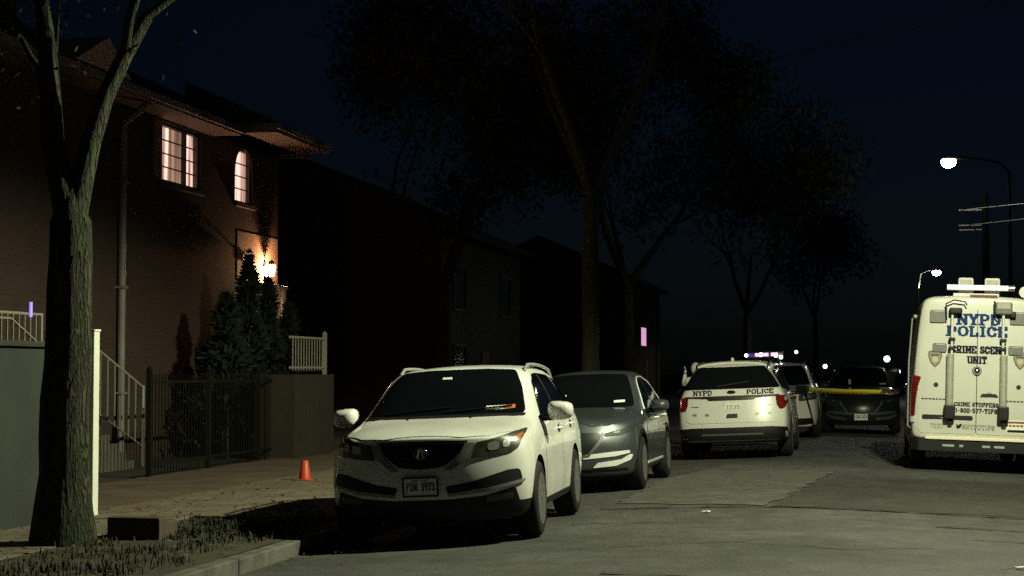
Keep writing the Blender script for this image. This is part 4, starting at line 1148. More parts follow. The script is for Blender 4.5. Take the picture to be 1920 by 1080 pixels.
def crack(pts, w):
    P = []
    for a, b in zip(pts[:-1], pts[1:]):
        n = max(1, int(math.hypot(b[0] - a[0], b[1] - a[1]) / .12))
        for k in range(n):
            t = k / n; P.append((a[0] + (b[0] - a[0]) * t, a[1] + (b[1] - a[1]) * t + random.gauss(0, .022)))
    P.append(pts[-1])
    bm = BM(); prev = None
    for x, y in P:
        h = w * random.uniform(.25, 1.3)
        c = [bm.verts.new((x, y - h, road_z(x) + .012)), bm.verts.new((x, y + h, road_z(x) + .012))]
        if prev: bm.faces.new((prev[0], c[0], c[1], prev[1]))
        prev = c
    for f in bm.faces:
        f.normal_update()
        if f.normal.z < 0: f.normal_flip()
    o = obj('road_crack', bm, CRACK); o['kind'] = 'structure'
crack([(-3.0, 20.35), (-1.0, 20.25), (1.0, 20.2), (3.3, 20.0)], .055)
crack([(-3.0, 18.4), (-1.6, 18.2)], .02)
crack([(.7, 18.5), (2.2, 18.45)], .035)
crack([(1.0, 17.3), (2.1, 17.1)], .03)
crack([(-2.6, 15.6), (-1.2, 16.1), (-.2, 15.7), (.6, 16.3)], .014)
crack([(.2, 12.2), (.9, 13.4), (1.1, 14.8), (1.6, 16.0), (1.7, 17.2)], .012)
crack([(-1.7, 22.0), (-1.2, 24.5), (-1.5, 27.5), (-1.3, 30)], .016)
crack([(-3.2, 12.0), (-2.4, 13.0), (-2.3, 14.2)], .012)
crack([(-2.0, 13.6), (-.2, 13.1), (.9, 13.3)], .03)

def kerb(name, x0, x1, y0, y1, label=None):
    bm = BM()
    y = y0
    while y < y1:
        e = min(y + 3.0, y1)
        bx(bm, (x0, y + .006, -.30), (x1, e - .006, .052 + random.uniform(-.006, .006)), .015)
        y = e
    o = obj(name, bm, CONC); o['kind'] = 'structure'
kerb('kerb', KL - .16, KL - .002, -10, 60)
kerb('kerb', KR + .002, KR + .16, -10, 60)
# pavement slabs, verge and yard paving on the left side
bm = BM()
y = 4.0
while y < 62:
    bx(bm, (-8.24, y + .008, -.05), (-7.02, y + 1.492, .052 + random.uniform(-.004, .004)), .008); y += 1.5
obj('pavement', bm, PAVE)['kind'] = 'structure'
bm = BM()
for (a, b) in ((18.3, 60),):
    y = a
    while y < b:
        bx(bm, (-10.25, y + .01, -.05), (-8.26, y + 1.99, .058 + random.uniform(-.006, .006)), .008); y += 2.0
obj('forecourt_paving', bm, YARD)['kind'] = 'structure'
def vz(x): return .046 + .012 * math.sin(x * 3.1)
strip('verge', lin(-7.0, KL - .165, 8), vz, lin(0, 60, 80), DIRT)
bm = BM(); y = 17.9
while y < 40:
    bx(bm, (-7.0, y + .008, -.02), (KL - .17, y + 2.2, .068), .01); y += 2.215
obj('driveway_apron', bm, PAVE)['kind'] = 'structure'
# right pavement
bm = BM(); y = 0
while y < 62:
    bx(bm, (KR + 1.2, y + .008, -.05), (KR + 2.5, y + 1.492, .05), .008); y += 1.5
obj('pavement', bm, PAVE)['kind'] = 'structure'
strip('verge', lin(KR + .17, KR + 1.19, 4), vz, lin(0, 60, 40), DIRT)

# ------------------------------------------------------------------ grass and weeds on the verge
LEAFG = mat('grass_blade', (.017, .028, .007), .8, vary=(3, .6))
DRYL = mat('dry_leaf', (.12, .075, .03), .8, vary=(9, .5))
bm = BM()
def blade(x, y, h, w):
    a = random.uniform(0, 2 * PI); dx, dy = math.cos(a), math.sin(a)
    bend = random.uniform(.1, .6) * h
    z = vz(x) - .004
    p = [bm.verts.new((x - dy * w, y + dx * w, z)), bm.verts.new((x + dy * w, y - dx * w, z)),
         bm.verts.new((x + dy * w * .7 + dx * bend * .4, y - dx * w * .7 + dy * bend * .4, z + h * .6)), bm.verts.new((x - dy * w * .7 + dx * bend * .4, y + dx * w * .7 + dy * bend * .4, z + h * .6)),
         bm.verts.new((x + dx * bend, y + dy * bend, z + h))]
    bm.faces.new(p[:4]); bm.faces.new((p[3], p[2], p[4]))
clumps = [(random.uniform(-6.9, -5.3), random.uniform(11.5, 18.2), random.uniform(.12, .42)) for _ in range(60)]
clumps += [(-6.2, 15.9, .5), (-5.9, 16.3, .5), (-6.4, 16.8, .5), (-5.7, 15.4, .35), (-6.0, 16.9, .5), (-6.5, 14.2, .45)] * 2
for cx, cy, r in clumps:
    for _ in range(int(190 * r)):
        a, q = random.uniform(0, 2 * PI), r * math.sqrt(random.random())
        x, y = cx + math.cos(a) * q, cy + math.sin(a) * q
        if -6.98 < x < KL - .2: blade(x, y, random.uniform(.015, .09), random.uniform(.003, .008))
tag(obj('grass', bm, LEAFG), 'rough grass and weeds on the verge round the tree', 'grass', kind='stuff')
bm = BM()
for _ in range(700):
    x, y = random.uniform(-8.2, -5.3), random.uniform(11, 24)
    s = random.uniform(.02, .045); a = random.uniform(0, PI)
    z = .075 + random.uniform(0, .01)
    vs = [bm.verts.new((x + math.cos(a + k * PI / 2) * s * (1 if k % 2 else .5), y + math.sin(a + k * PI / 2) * s * (1 if k % 2 else .5), z + random.uniform(-.01, .015))) for k in range(4)]
    bm.faces.new(vs)
for _ in range(420):
    g_ = random.random() < .6
    x = KL + .02 + abs(random.gauss(0, .25)) if g_ else random.uniform(KL, KR); y = random.uniform(9, 34)
    s = random.uniform(.012, .035); a = random.uniform(0, PI); z = road_z(x) + .014 + random.uniform(0, .006)
    if x < KR - .05: bm.faces.new([bm.verts.new((x + math.cos(a + k * PI / 2) * s * (1 if k % 2 else .5), y + math.sin(a + k * PI / 2) * s * (1 if k % 2 else .5), z + random.uniform(0, .012))) for k in range(4)])
tag(obj('leaf_litter', bm, DRYL), 'dry fallen leaves scattered on verge, pavement and road', 'leaves', kind='stuff')
for x, y, s in ((-1.72, 19.5, .034), (1.2, 14.9, .034)):
    bm = BM()
    for k in range(3):
        M = Matrix.Translation((x + k * s * .6, y + random.uniform(-s, s) * .4, road_z(x) + .012 + .002 * k)) @ Matrix.Rotation(random.uniform(0, 3), 4, 'Z') @ Matrix.Rotation(random.uniform(-.25, .25), 4, 'X')
        bx(bm, (-s, -s * .6, 0), (s, s * .6, s * .25), s * .1, 0, M)
    tag(obj('paper_scrap', bm, STICKW), 'crumpled pale scrap on the road near the long tar crack' if y > 17 else 'crumpled pale scrap on the road at the lower right, nearest the viewer', 'litter', 'scraps on the road')

# ------------------------------------------------------------------ trees
def bark(nt, N, L, p):
    tc = N.new('ShaderNodeTexCoord'); mp = N.new('ShaderNodeMapping'); mp.inputs['Scale'].default_value = (1, 1, .22); L.new(tc.outputs['Object'], mp.inputs['Vector'])
    vo = N.new('ShaderNodeTexVoronoi'); vo.feature = 'DISTANCE_TO_EDGE'; vo.inputs['Scale'].default_value = 17; 
    nz = N.new('ShaderNodeTexNoise'); nz.inputs['Scale'].default_value = 9; nz.inputs['Detail'].default_value = 6; L.new(mp.outputs['Vector'], nz.inputs['Vector'])
    av = N.new('ShaderNodeMix'); av.data_type = 'RGBA'; av.inputs[0].default_value = .25; L.new(mp.outputs['Vector'], av.inputs[6]); L.new(nz.outputs['Color'], av.inputs[7]); L.new(av.outputs[2], vo.inputs['Vector'])
    r = N.new('ShaderNodeMapRange'); r.inputs['From Max'].default_value = .25; L.new(vo.outputs['Distance'], r.inputs['Value'])
    n2 = N.new('ShaderNodeTexNoise'); n2.inputs['Scale'].default_value = 3; n2.inputs['Detail'].default_value = 7; L.new(tc.outputs['Object'], n2.inputs['Vector'])
    r2 = N.new('ShaderNodeMapRange'); r2.inputs['From Min'].default_value = .38; r2.inputs['From Max'].default_value = .62; L.new(n2.outputs['Fac'], r2.inputs['Value'])
    mx = N.new('ShaderNodeMix'); mx.data_type = 'RGBA'; mx.inputs[6].default_value = (.050, .042, .024, 1); mx.inputs[7].default_value = (.034, .050, .014, 1); L.new(r2.outputs['Result'], mx.inputs[0])
    m2 = N.new('ShaderNodeMix'); m2.data_type = 'RGBA'; m2.blend_type = 'MULTIPLY'; m2.inputs[0].default_value = .7; L.new(mx.outputs[2], m2.inputs[6]); L.new(r.outputs['Result'], m2.inputs[7]); L.new(m2.outputs[2], p.inputs['Base Color'])
    b = N.new('ShaderNodeBump'); b.inputs['Strength'].default_value = 1; b.inputs['Distance'].default_value = .03; L.new(r.outputs['Result'], b.inputs['Height']); L.new(b.outputs['Normal'], p.inputs['Normal'])
    p.inputs['Roughness'].default_value = .95
BARK = tex_mat('tree_bark', bark)
LEAF = mat('tree_leaf', (.020, .030, .012), .7, vary=(1.5, .5))
def limb(bm, p, d, r, length, depth, tips, seg=5):
    pts = [Vector(p)]; radii = [r]
    d = Vector(d).normalized()
    for i in range(seg):
        d = (d + Vector((random.gauss(0, .10), random.gauss(0, .10), random.gauss(.03, .06)))).normalized()
        pts.append(pts[-1] + d * length / seg); radii.append(r * (1 - .45 * (i + 1) / seg))
    tube(bm, pts, r, 8 if depth > 1 else 6, radii=radii)
    if depth <= 0:
        tips.append(pts[-1]); tips.append(pts[-2]); return
    for k in range(random.choice((2, 3))):
        a = random.uniform(0, 2 * PI); sp = random.uniform(.45, .9)
        u = d.orthogonal().normalized(); v = d.cross(u)
        nd = d * math.cos(sp) + (u * math.cos(a) + v * math.sin(a)) * math.sin(sp)
        nd.z += .15
        limb(bm, pts[-1 - (k % 2)], nd, radii[-1] * random.uniform(.6, .8), length * random.uniform(.62, .85), depth - 1, tips)
    tips.append(pts[-1])
def tree(label, x, y, h, r, forks, depth=3, leaves=6500, lsize=.11, spread=.75, lean=(0, 0), group='trees along the street', bmat=BARK, flare=1.25, seed=0):
    root = thing('tree', label, 'tree', (x, y, .03), (0, 0, random.uniform(0, 6) if not forks else 0), group)
    random.seed(sum(ord(c_) * (i_ + 1) for i_, c_ in enumerate(label)) + seed)
    bm = BM(); tips = []
    pts = []; radii = []
    n = 10
    for i in range(n + 1):
        t = i / n
        pts.append(Vector((lean[0] * t + random.gauss(0, .007), lean[1] * t + random.gauss(0, .007), h * t - .1 * (i == 0))))
        radii.append(r * (1 + (flare - 1) * max(0, 1 - t * 5) ** 1.5 - .22 * t) * (.12 if i == n else 1))
    tube(bm, pts, r, 18, radii=radii)
    for (dx, dy, dz, ln, q) in forks or [(math.cos(a) * .6, math.sin(a) * .6, 1, h * .7, .6) for a in (0, 2.1, 4.2)]:
        limb(bm, pts[-1] - Vector((0, 0, .38)), (dx, dy, dz), r * q, ln, depth, tips)
    # bark relief
    for v in bm.verts:
        a = math.atan2(v.co.y, v.co.x)
        k = .06 * r / .3 * math.sin(a * 9 + v.co.z * 1.3) * (1 if v.co.z < h else 0)
        v.co.x += math.cos(a) * k * .4; v.co.y += math.sin(a) * k * .4
    obj('trunk', bm, bmat, root, True, 70)
    bm = BM()
    if leaves:
        for _ in range(leaves):
            c = random.choice(tips)
            p = c + Vector((random.gauss(0, 1), random.gauss(0, 1), random.gauss(0, 1))).normalized() * (random.random() ** .45) * spread * 1.55
            s = lsize * random.uniform(.5, 1.4)
            q = Matrix.Rotation(random.uniform(0, 6.3), 3, 'Z') @ Matrix.Rotation(random.uniform(-1.2, 1.2), 3, 'X') @ Matrix.Rotation(random.uniform(-.8, .8), 3, 'Y')
            vs = [bm.verts.new(p + q @ Vector(w)) for w in ((0, -s, 0), (s * .55, 0, s * .1), (0, s, 0), (-s * .55, 0, s * .1))]
            bm.faces.new(vs)
        obj('crown', bm, LEAF, root)
    return root
tree('thick-trunked street tree standing on the grass verge close to the viewer', -7.10, 15.0, 3.25, .225,
     [(-.34, .1, 1, 2.1, .62), (.17, .1, 1, 2.1, .52), (-.55, .6, 1, 2.0, .34)], 2, 1200, .035, .4, (.06, .0), flare=1.45)
tree('tall street tree rising behind the dark grey crossover', -6.4, 42.0, 6.2, .22, None, 4, 26000, .085, .62, bmat=mat('pale_bark', (.060, .064, .030), .95, vary=(4, .5), bump=(16, 1)))
tree('dark leafy tree in the yard just past the house', -11.2, 47.0, 4.2, .22, None, 4, 24000, .095, .7)
tree('broad dark tree past the second house on the left side', -8.4, 64.0, 5.0, .25, None, 4, 20000, .12, .8)
tree('far street tree overhanging the roadway end', -6.4, 100.0, 5.2, .24, None, 4, 9000, .15, .9)
tree('slim pale-trunked far tree left of the dark SUV', -5.4, 205.0, 8.0, .30, None, 2, 4000, .3, 2.0)
tree('dark tree on the right side of the street past the van', 13.5, 72.0, 4.6, .25, None, 4, 16000, .13, .9)
tree('dark tree beyond the street lamp on the right side', 19.0, 120.0, 6.0, .26, None, 4, 12000, .18, 1.1)

# ------------------------------------------------------------------ house on the left
def brick(nt, N, L, p):
    tc = N.new('ShaderNodeTexCoord')
    sp = N.new('ShaderNodeSeparateXYZ'); L.new(tc.outputs['Object'], sp.inputs[0])
    ad = N.new('ShaderNodeMath'); ad.operation = 'ADD'; L.new(sp.outputs['X'], ad.inputs[0]); L.new(sp.outputs['Y'], ad.inputs[1])
    cb = N.new('ShaderNodeCombineXYZ'); L.new(ad.outputs[0], cb.inputs['X']); L.new(sp.outputs['Z'], cb.inputs['Y'])
    bt = N.new('ShaderNodeTexBrick'); L.new(cb.outputs[0], bt.inputs['Vector'])
    bt.inputs['Scale'].default_value = 1; bt.inputs['Brick Width'].default_value = .21; bt.inputs['Row Height'].default_value = .075; bt.inputs['Mortar Size'].default_value = .008
    bt.inputs['Color1'].default_value = (.046, .020, .0125, 1); bt.inputs['Color2'].default_value = (.030, .014, .009, 1); bt.inputs['Mortar'].default_value = (.036, .027, .021, 1)
    L.new(bt.outputs['Color'], p.inputs['Base Color']); p.inputs['Roughness'].default_value = .9
    b = N.new('ShaderNodeBump'); b.inputs['Strength'].default_value = .5; b.inputs['Distance'].default_value = .01; b.invert = True
    L.new(bt.outputs['Fac'], b.inputs['Height']); L.new(b.outputs['Normal'], p.inputs['Normal'])
BRICK = tex_mat('brick_wall', brick)
ROOF = mat('roof_shingle', (.035, .032, .030), .9, vary=(8, .5), bump=(25, .6))
FASCIA = mat('painted_fascia', (.13, .10, .08), .6, vary=(3, .3))
WFRAME = mat('window_frame_paint', (.07, .055, .048), .6)
DARKROOM = mat('dark_room_glass', (.006, .006, .008), .08, coat=.6)
WHITEPVC = mat('white_vinyl', (.72, .72, .62), .5, vary=(2, .12))
IRON = mat('painted_iron', (.05, .05, .045), .5)
PALEIRON = mat('pale_painted_iron', (.22, .20, .16), .5)
STUCCO = mat('grey_stucco', (.029, .033, .026), .92, vary=(1.3, .4), bump=(60, .5))
STONE = mat('pale_stone', (.10, .088, .07), .85, vary=(4, .4))
WOOD = mat('weathered_wood', (.075, .048, .028), .85, vary=(6, .5))
def curtain_glow(name, c1, c2, strength, scale):
    def b(nt, N, L, p):
        tc = N.new('ShaderNodeTexCoord')
        mp = N.new('ShaderNodeMapping'); mp.inputs['Scale'].default_value = (scale, scale, .35); L.new(tc.outputs['Object'], mp.inputs['Vector'])
        nz = N.new('ShaderNodeTexNoise'); nz.inputs['Scale'].default_value = 1; nz.inputs['Detail'].default_value = 3; L.new(mp.outputs['Vector'], nz.inputs['Vector'])
        r = N.new('ShaderNodeMapRange'); r.inputs['From Min'].default_value = .38; r.inputs['From Max'].default_value = .62; L.new(nz.outputs['Fac'], r.inputs['Value'])
        mx = N.new('ShaderNodeMix'); mx.data_type = 'RGBA'; mx.inputs[6].default_value = (*c1, 1); mx.inputs[7].default_value = (*c2, 1); L.new(r.outputs['Result'], mx.inputs[0])
        L.new(mx.outputs[2], p.inputs['Emission Color']); p.inputs['Emission Strength'].default_value = strength
        p.inputs['Base Color'].default_value = (.3, .22, .18, 1); p.inputs['Roughness'].default_value = .9
    return tex_mat(name, b)
GLOWB = curtain_glow('lit_room_curtain_bright', (.22, .10, .075), (1.0, .65, .53), 1.45, 6)
GLOWD = curtain_glow('lit_room_curtain_dim', (.10, .05, .03), (.42, .25, .17), 1.0, 7)
GLOWS = curtain_glow('lit_room_edge', (.05, .022, .014), (.12, .06, .04), .8, 9)

FX = -12.5
house = thing('brick_house', 'two-storey brick house with lit upper windows behind the iron fence', 'house', (FX, 30.0, 0))
def hp(name, bm, m, parent=None, smooth=False): return obj(name, bm, m, parent or house, smooth, 40)
HY = 30.0
y0, y1 = 20.5 - HY, 36.85 - HY
# wall with real openings: built of pieces round the windows
ops = [(30.28 - HY, 32.28 - HY, 5.05, 6.15), (34.16 - HY, 35.24 - HY, 5.03, 6.18)]
bm = BM()
cuts = sorted({y0, y1} | {o_[0] for o_ in ops} | {o_[1] for o_ in ops})
for a, b in zip(cuts[:-1], cuts[1:]):
    mid = (a + b) / 2
    hs = sorted([(o_[2], o_[3]) for o_ in ops if o_[0] < mid < o_[1]])
    z = -.1
    for lo, hi in hs + [(6.24, 6.24)]:
        bx(bm, (-.28, a, z), (0, b, lo)); z = hi
bx(bm, (-9, y1 - .28, -.1), (-.282, y1, 6.24)); bx(bm, (-9, y0, -.1), (-.282, y0 + .28, 6.24)); bx(bm, (-9, y0 + .282, -.1), (-8.72, y1 - .282, 6.24))
hp('wall', bm, BRICK)
def window(yc0, yc1, z0, z1, panes, glow, arch=False, mull=()):
    w = None
    bm = BM(); t = .055
    bx(bm, (-.20, yc0, z0), (-.06, yc0 + t, z1)); bx(bm, (-.20, yc1 - t, z0), (-.06, yc1, z1))
    bx(bm, (-.20, yc0 + t, z0), (-.06, yc1 - t, z0 + t)); bx(bm, (-.20, yc0 + t, z1 - t), (-.06, yc1 - t, z1))
    for m_ in mull: bx(bm, (-.19, m_ - .035, z0 + t), (-.07, m_ + .035, z1 - t))
    w = hp('window', bm, WFRAME)
    bm = BM(); bx(bm, (-.02, yc0 - .08, z0 - .09), (.07, yc1 + .08, z0 - .002), .01); hp('sill', bm, STONE, w)
    for (a, b, g) in panes:
        bm = BM(); bx(bm, (-.16, a, z0 + t), (-.15, b, z1 - t)); hp('pane', bm, g, w)
    bm = BM()
    nb = 3
    for k in range(1, nb + 1):
        z = z0 + t + (z1 - z0 - 2 * t) * k / (nb + 1)
        bx(bm, (-.125, yc0 + t, z - .011), (-.105, yc1 - t, z + .011))
    hp('glazing_bars', bm, mat('dark_bar', (.03, .02, .018), .6), w)
    return w
a = HY
window(30.28 - a, 32.28 - a, 5.05, 6.15, [(30.33 - a, 31.0 - a, GLOWB), (31.0 - a, 31.62 - a, GLOWD), (31.70 - a, 32.22 - a, GLOWB)], None, mull=(31.66 - a,))
w2 = window(34.16 - a, 35.24 - a, 5.03, 6.18, [(34.21 - a, 35.19 - a, GLOWB)], None)
# brick spandrels that give the second window its round head
bm = BM()
yc, zc, rr = 34.70 - a, 5.64, .54
for s in (-1, 1):
    pts = [(yc + s * .545, zc - .02)] + [(yc + s * rr * math.cos(t * PI / 16), zc + rr * .97 * math.sin(t * PI / 16)) for t in range(0, 9)] + [(yc, 6.185), (yc + s * .545, 6.185)]
    prism(bm, pts, -.05, .002, 'YZ')
hp('arch_head', bm, BRICK, w2)
# half-open shutter beside the lit window
bm = BM(); bx(bm, (.004, 29.86 - a, 5.08), (.045, 30.24 - a, 6.15), .004)
for k in range(14): bx(bm, (.045, 29.90 - a, 5.13 + k * .072), (.056, 30.20 - a, 5.17 + k * .072))
hp('shutter', bm, mat('shutter_brown', (.20, .11, .07), .6))
# roof with eaves, gutter, chimney
bm = BM()
prism(bm, [(.62, 6.25), (.62, 6.35), (-4.4, 8.7), (-9.5, 6.35), (-9.5, 6.25)], y0 - .4, y1 + .3, 'XZ')
roof = hp('roof', bm, ROOF)
bm = BM(); bx(bm, (.625, y0 - .4, 6.22), (.70, y1 - 3.99, 6.345), .01); hp('gutter', bm, FASCIA, roof)
bm = BM(); bx(bm, (.002, y0 - .4, 6.19), (.62, y1 - 3.995, 6.245)); hp('soffit', bm, mat('soffit_paint', (.12, .07, .05), .7), roof)
bm = BM(); bx(bm, (-1.5, 25.4 - a, 6.7), (-.8, 26.2 - a, 8.3)); bx(bm, (-1.56, 25.34 - a, 8.3), (-.74, 26.26 - a, 8.42), .01); hp('chimney', bm, BRICK, roof)
bm = BM(); prism(bm, [(25.3 - a, 6.40), (27.4 - a, 6.40), (26.5 - a, 6.95)], -.9, .66, 'YZ'); hp('roof_gablet', bm, mat('pink_light_trim', (.45, .28, .24), .7), roof)  # pinkish light on the gablet is put into its paint
# projecting porch roof at eave height
bm = BM()
bx(bm, (.002, 32.9 - a, 6.25), (1.30, 36.4 - a, 6.31)); hp('porch_soffit', bm, mat('soffit_paint', (.12, .07, .05), .7))
bm = BM(); bx(bm, (.002, 32.86 - a, 6.312), (1.36, 36.45 - a, 6.43), .01); pr = hp('porch_roof', bm, FASCIA)
bm = BM(); prism(bm, [(1.34, 6.432), (-.6, 7.3), (-.6, 6.432)], 32.9 - a, 36.4 - a, 'XZ'); hp('porch_roof_slope', bm, ROOF, pr)
# drain pipe
bm = BM(); tube(bm, [(.56, 28.4 - a, 6.18), (.10, 28.4 - a, 5.85), (.09, 28.4 - a, 5.6), (.09, 28.4 - a, .1)], .065, 12); 
for z in (1.2, 3.0, 4.8): bx(bm, (.0, 28.31 - a, z), (.17, 28.49 - a, z + .04))
hp('drain_pipe', bm, mat('pale_pipe', (.19, .17, .155), .6, vary=(3, .3)))
# entry stoop, painted glow panel, door, rail
bm = BM(); bx(bm, (.002, 33.0 - a, -.1), (.50, 36.8 - a, 2.35), .01); hp('stoop', bm, BRICK)
bm = BM(); bx(bm, (.002, 34.3 - a, 2.352), (.012, 36.82 - a, 4.45)); sur = hp('entry_glow_panel', bm, mat('entry_glow_paint', (.50, .34, .24), .8, vary=(2, .3), bump=(30, .3)))  # pale peach panel carries the lantern's glow on the wall in its colour
bm = BM(); bx(bm, (.013, 34.75 - a, 2.354), (.05, 35.55 - a, 3.5)); hp('entry_door', bm, mat('entry_door_brown', (.10, .05, .03), .5))
bm = BM()
for y in (33.25, 36.0): bx(bm, (.33, y - a, 2.352), (.45, y + .12 - a, 3.32), .01)
bx(bm, (.31, 33.2 - a, 3.32), (.47, 36.2 - a, 3.39), .01)
k = 33.45
while k < 36.0: bx(bm, (.37, k - a, 2.352), (.41, k + .04 - a, 3.32)); k += .16
hp('porch_rail', bm, WHITEPVC)
def lglass(nt, N, L, p):
    tr = N.new('ShaderNodeBsdfTransparent'); em = N.new('ShaderNodeEmission'); em.inputs['Color'].default_value = (1, .62, .34, 1); em.inputs['Strength'].default_value = 18
    mx = N.new('ShaderNodeMixShader'); mx.inputs[0].default_value = .3
    L.new(tr.outputs[0], mx.inputs[1]); L.new(em.outputs[0], mx.inputs[2]); L.new(mx.outputs[0], N['Material Output'].inputs['Surface'])
LGLASS = tex_mat('lit_lantern_glass', lglass)
# entrance lanterns: one lit, one dark
def lantern(y, z, lit, label):
    r_ = thing('wall_lantern', label, 'lamp', (FX + .02, y, z), group='entrance lanterns')
    bm = BM(); bx(bm, (0, -.05, -.10), (.02, .05, .12), .005); tube(bm, [(.02, 0, .06), (.10, 0, .12), (.16, 0, .10)], .012, 8); obj('bracket', bm, IRON, r_, True, 50)
    bm = BM(); lathe(bm, [(.0, .17), (.025, .14), (.075, .07), (.08, .055), (0, .06)], 8, 'Z', Matrix.Translation((.16, 0, 0))); obj('cap', bm, IRON, r_)
    bm = BM(); lathe(bm, [(.0, -.20), (.055, -.20), (.095, .02), (.0, .04)], 8, 'Z', Matrix.Translation((.16, 0, 0)))
    if lit:
        l = bpy.data.lights.new('lantern_bulb', 'POINT'); l.energy = 190; l.color = (1, .50, .24); l.shadow_soft_size = .035
        lo = bpy.data.objects.new('lantern_bulb', l); link(lo, r_); lo.location = (.16, 0, -.07)
    obj('lamp_shade', bm, LGLASS if lit else mat('unlit_lantern_glass', (.08, .06, .05), .2), r_)
    return r_
lantern(35.95, 3.80, True, 'lit wall lantern glowing warm on the brick beside the entrance')
lantern(34.55, 3.95, False, 'unlit dark wall lantern on the brick left of the lit one')
lantern(31.6, 4.6, False, 'small unlit lantern on the brick under the lit window pair')

# ------------------------------------------------------------------ conifers in front of the entrance
CONIF = mat('conifer_foliage', (.012, .020, .010), .85, vary=(4, .5))
def conifer(label, x, y, h, w, n=2600):
    r_ = thing('conifer', label, 'tree', (x, y, .04), group='conifers before the entrance')
    bm = BM(); tube(bm, [(0, 0, -.05), (0, 0, h * .9)], .06, 8, radii=[.07, .02]); obj('trunk', bm, BARK, r_, True, 60)
    bm = BM()
    for _ in range(n):
        t = random.random() ** .8
        rr = w * (1 - t) ** .75 * (.85 + .3 * math.sin(t * 23 + random.random())) * math.sqrt(random.uniform(.25, 1))
        a_ = random.uniform(0, 2 * PI)
        p = Vector((math.cos(a_) * rr, math.sin(a_) * rr, .15 + t * (h - .15)))
        s = random.uniform(.05, .13)
        q = Matrix.Rotation(a_, 3, 'Z') @ Matrix.Rotation(random.uniform(-.9, .2), 3, 'Y') @ Matrix.Rotation(random.uniform(-1, 1), 3, 'X')
        vs = [bm.verts.new(p + q @ Vector(v)) for v in ((0, -s * .35, 0), (s * 1.3, 0, .02), (0, s * .35, 0), (-s * .6, 0, 0))]
        bm.faces.new(vs)
    obj('crown', bm, CONIF, r_)
conifer('pointed dark conifer in front of the lit lantern, tallest of the cluster', -11.25, 31.5, 3.66, .70)
conifer('dark conifer between the tallest one and the short pale railing', -11.2, 32.5, 3.30, .55)
conifer('rounder dark conifer at the right of the cluster before the entrance', -11.1, 33.4, 2.85, .55)
conifer('low dark conifer at the left of the cluster before the entrance', -11.3, 30.5, 2.95, .85)

# ------------------------------------------------------------------ iron fence and gate, railings, walls
def fence(label, x, y0, y1, h, z0, m=IRON, step=.12, name='iron_fence', posts=2.4, rails=(.12, .92), first=0.0):
    r_ = thing(name, label, 'fence', (x, y0, z0))
    L_ = y1 - y0
    bm = BM()
    for q in rails: bx(bm, (-.02, 0, h * q - .02), (.02, L_, h * q + .02))
    k = step
    while k < L_:
        bx(bm, (-.008, k - .008, .02), (.008, k + .008, h)); k += step
    obj('bar_panel', bm, m, r_)
    k = first
    while k <= L_ + .01:
        bm = BM(); bx(bm, (-.035, k - .035, -.05), (.035, k + .035, h + .06)); lathe(bm, [(.05, 0), (.05, .02), (0, .07)], 8, 'Z', Matrix.Translation((0, k, h + .06))); obj('post', bm, m, r_); k += posts
    return r_
fence('dark iron bar fence along the back of the forecourt before the house', -10.3, 24.6, 33.0, 1.5, .05, mat('dim_iron', (.007, .007, .005), .8, spec=.1))
fence('short pale railing on the raised step right of the conifers', -10.0, 30.2, 32.3, .64, 1.58, PALEIRON, .16, 'step_railing', 9, (.12, .97), 2.07)
bm = BM(); bx(bm, (-10.62, 30.1, -.05), (-9.85, 32.4, 1.53), .02); tag(obj('brick_planter', bm, mat('dark_planter_brick', (.024, .015, .008), .9, vary=(5, .5))), 'brick plinth under the short pale railing', 'plinth')
# stair flight with sloping pale rail
st_ = thing('front_steps', 'concrete front steps behind the white post', 'steps', (-12.0, 25.3, 0))
for k in range(6):
    bm = BM(); bx(bm, (-.49, -1.5, -.05 if k == 0 else .15 * k + .002), (.40, 1.80 - k * .32, .15 * (k + 1))); obj('step', bm, STONE, st_)
sr = thing('stair_railing', 'sloping pale stair railing right of the white post', 'railing', (-11.5, 25.2, 0))
bm = BM()
tube(bm, [(0, -1.2, 2.41), (0, 1.97, 1.345), (0, 2.0, 1.30)], .02, 8); obj('rail', bm, PALEIRON, sr, True, 60)
bm = BM(); tube(bm, [(0, 2.0, 1.36), (0, 2.0, .05)], .03, 8); obj('newel_post', bm, PALEIRON, sr, True, 60)
bm = BM()
for k in range(11):
    y = -1.0 + k * .27; zt = 2.41 - (y + 1.2) * .336
    bx(bm, (-.009, y - .009, max(.16, zt - .98)), (.009, y + .009, zt))
obj('baluster_panel', bm, PALEIRON, sr)
bm = BM(); tube(bm, [(0, -1.2, 1.44), (0, 1.97, .38)], .014, 6); obj('lower_rail', bm, PALEIRON, sr, True, 60)
# grey retaining wall, its railing, and the white post at its end
bm = BM(); bx(bm, (-11.9, 8.0, -.1), (-8.30, 17.72, 1.84), .02); bx(bm, (-11.95, 7.95, 1.842), (-8.25, 17.76, 1.90), .01)
tag(obj('retaining_wall', bm, STUCCO), 'grey stucco retaining wall behind the thick street tree', 'wall')
wr = thing('wall_railing', 'pale railing with a sloping rail above the grey retaining wall', 'railing', (-10.4, 18.3, 1.45))
bm = BM(); tube(bm, [(0, -1.0, .87), (0, 2.97, .87)], .022, 8); tube(bm, [(.0, 1.6, .80), (0, 2.14, .80), (0, 2.9, .50)], .018, 6); obj('rail', bm, PALEIRON, wr, True, 60)
bm = BM()
k = -.9
while k < 2.9: bx(bm, (-.010, k - .010, 0), (.010, k + .010, .87)); k += .155
bx(bm, (-.02, 2.94, -.02), (.02, 2.99, .89)); obj('baluster_panel', bm, PALEIRON, wr)
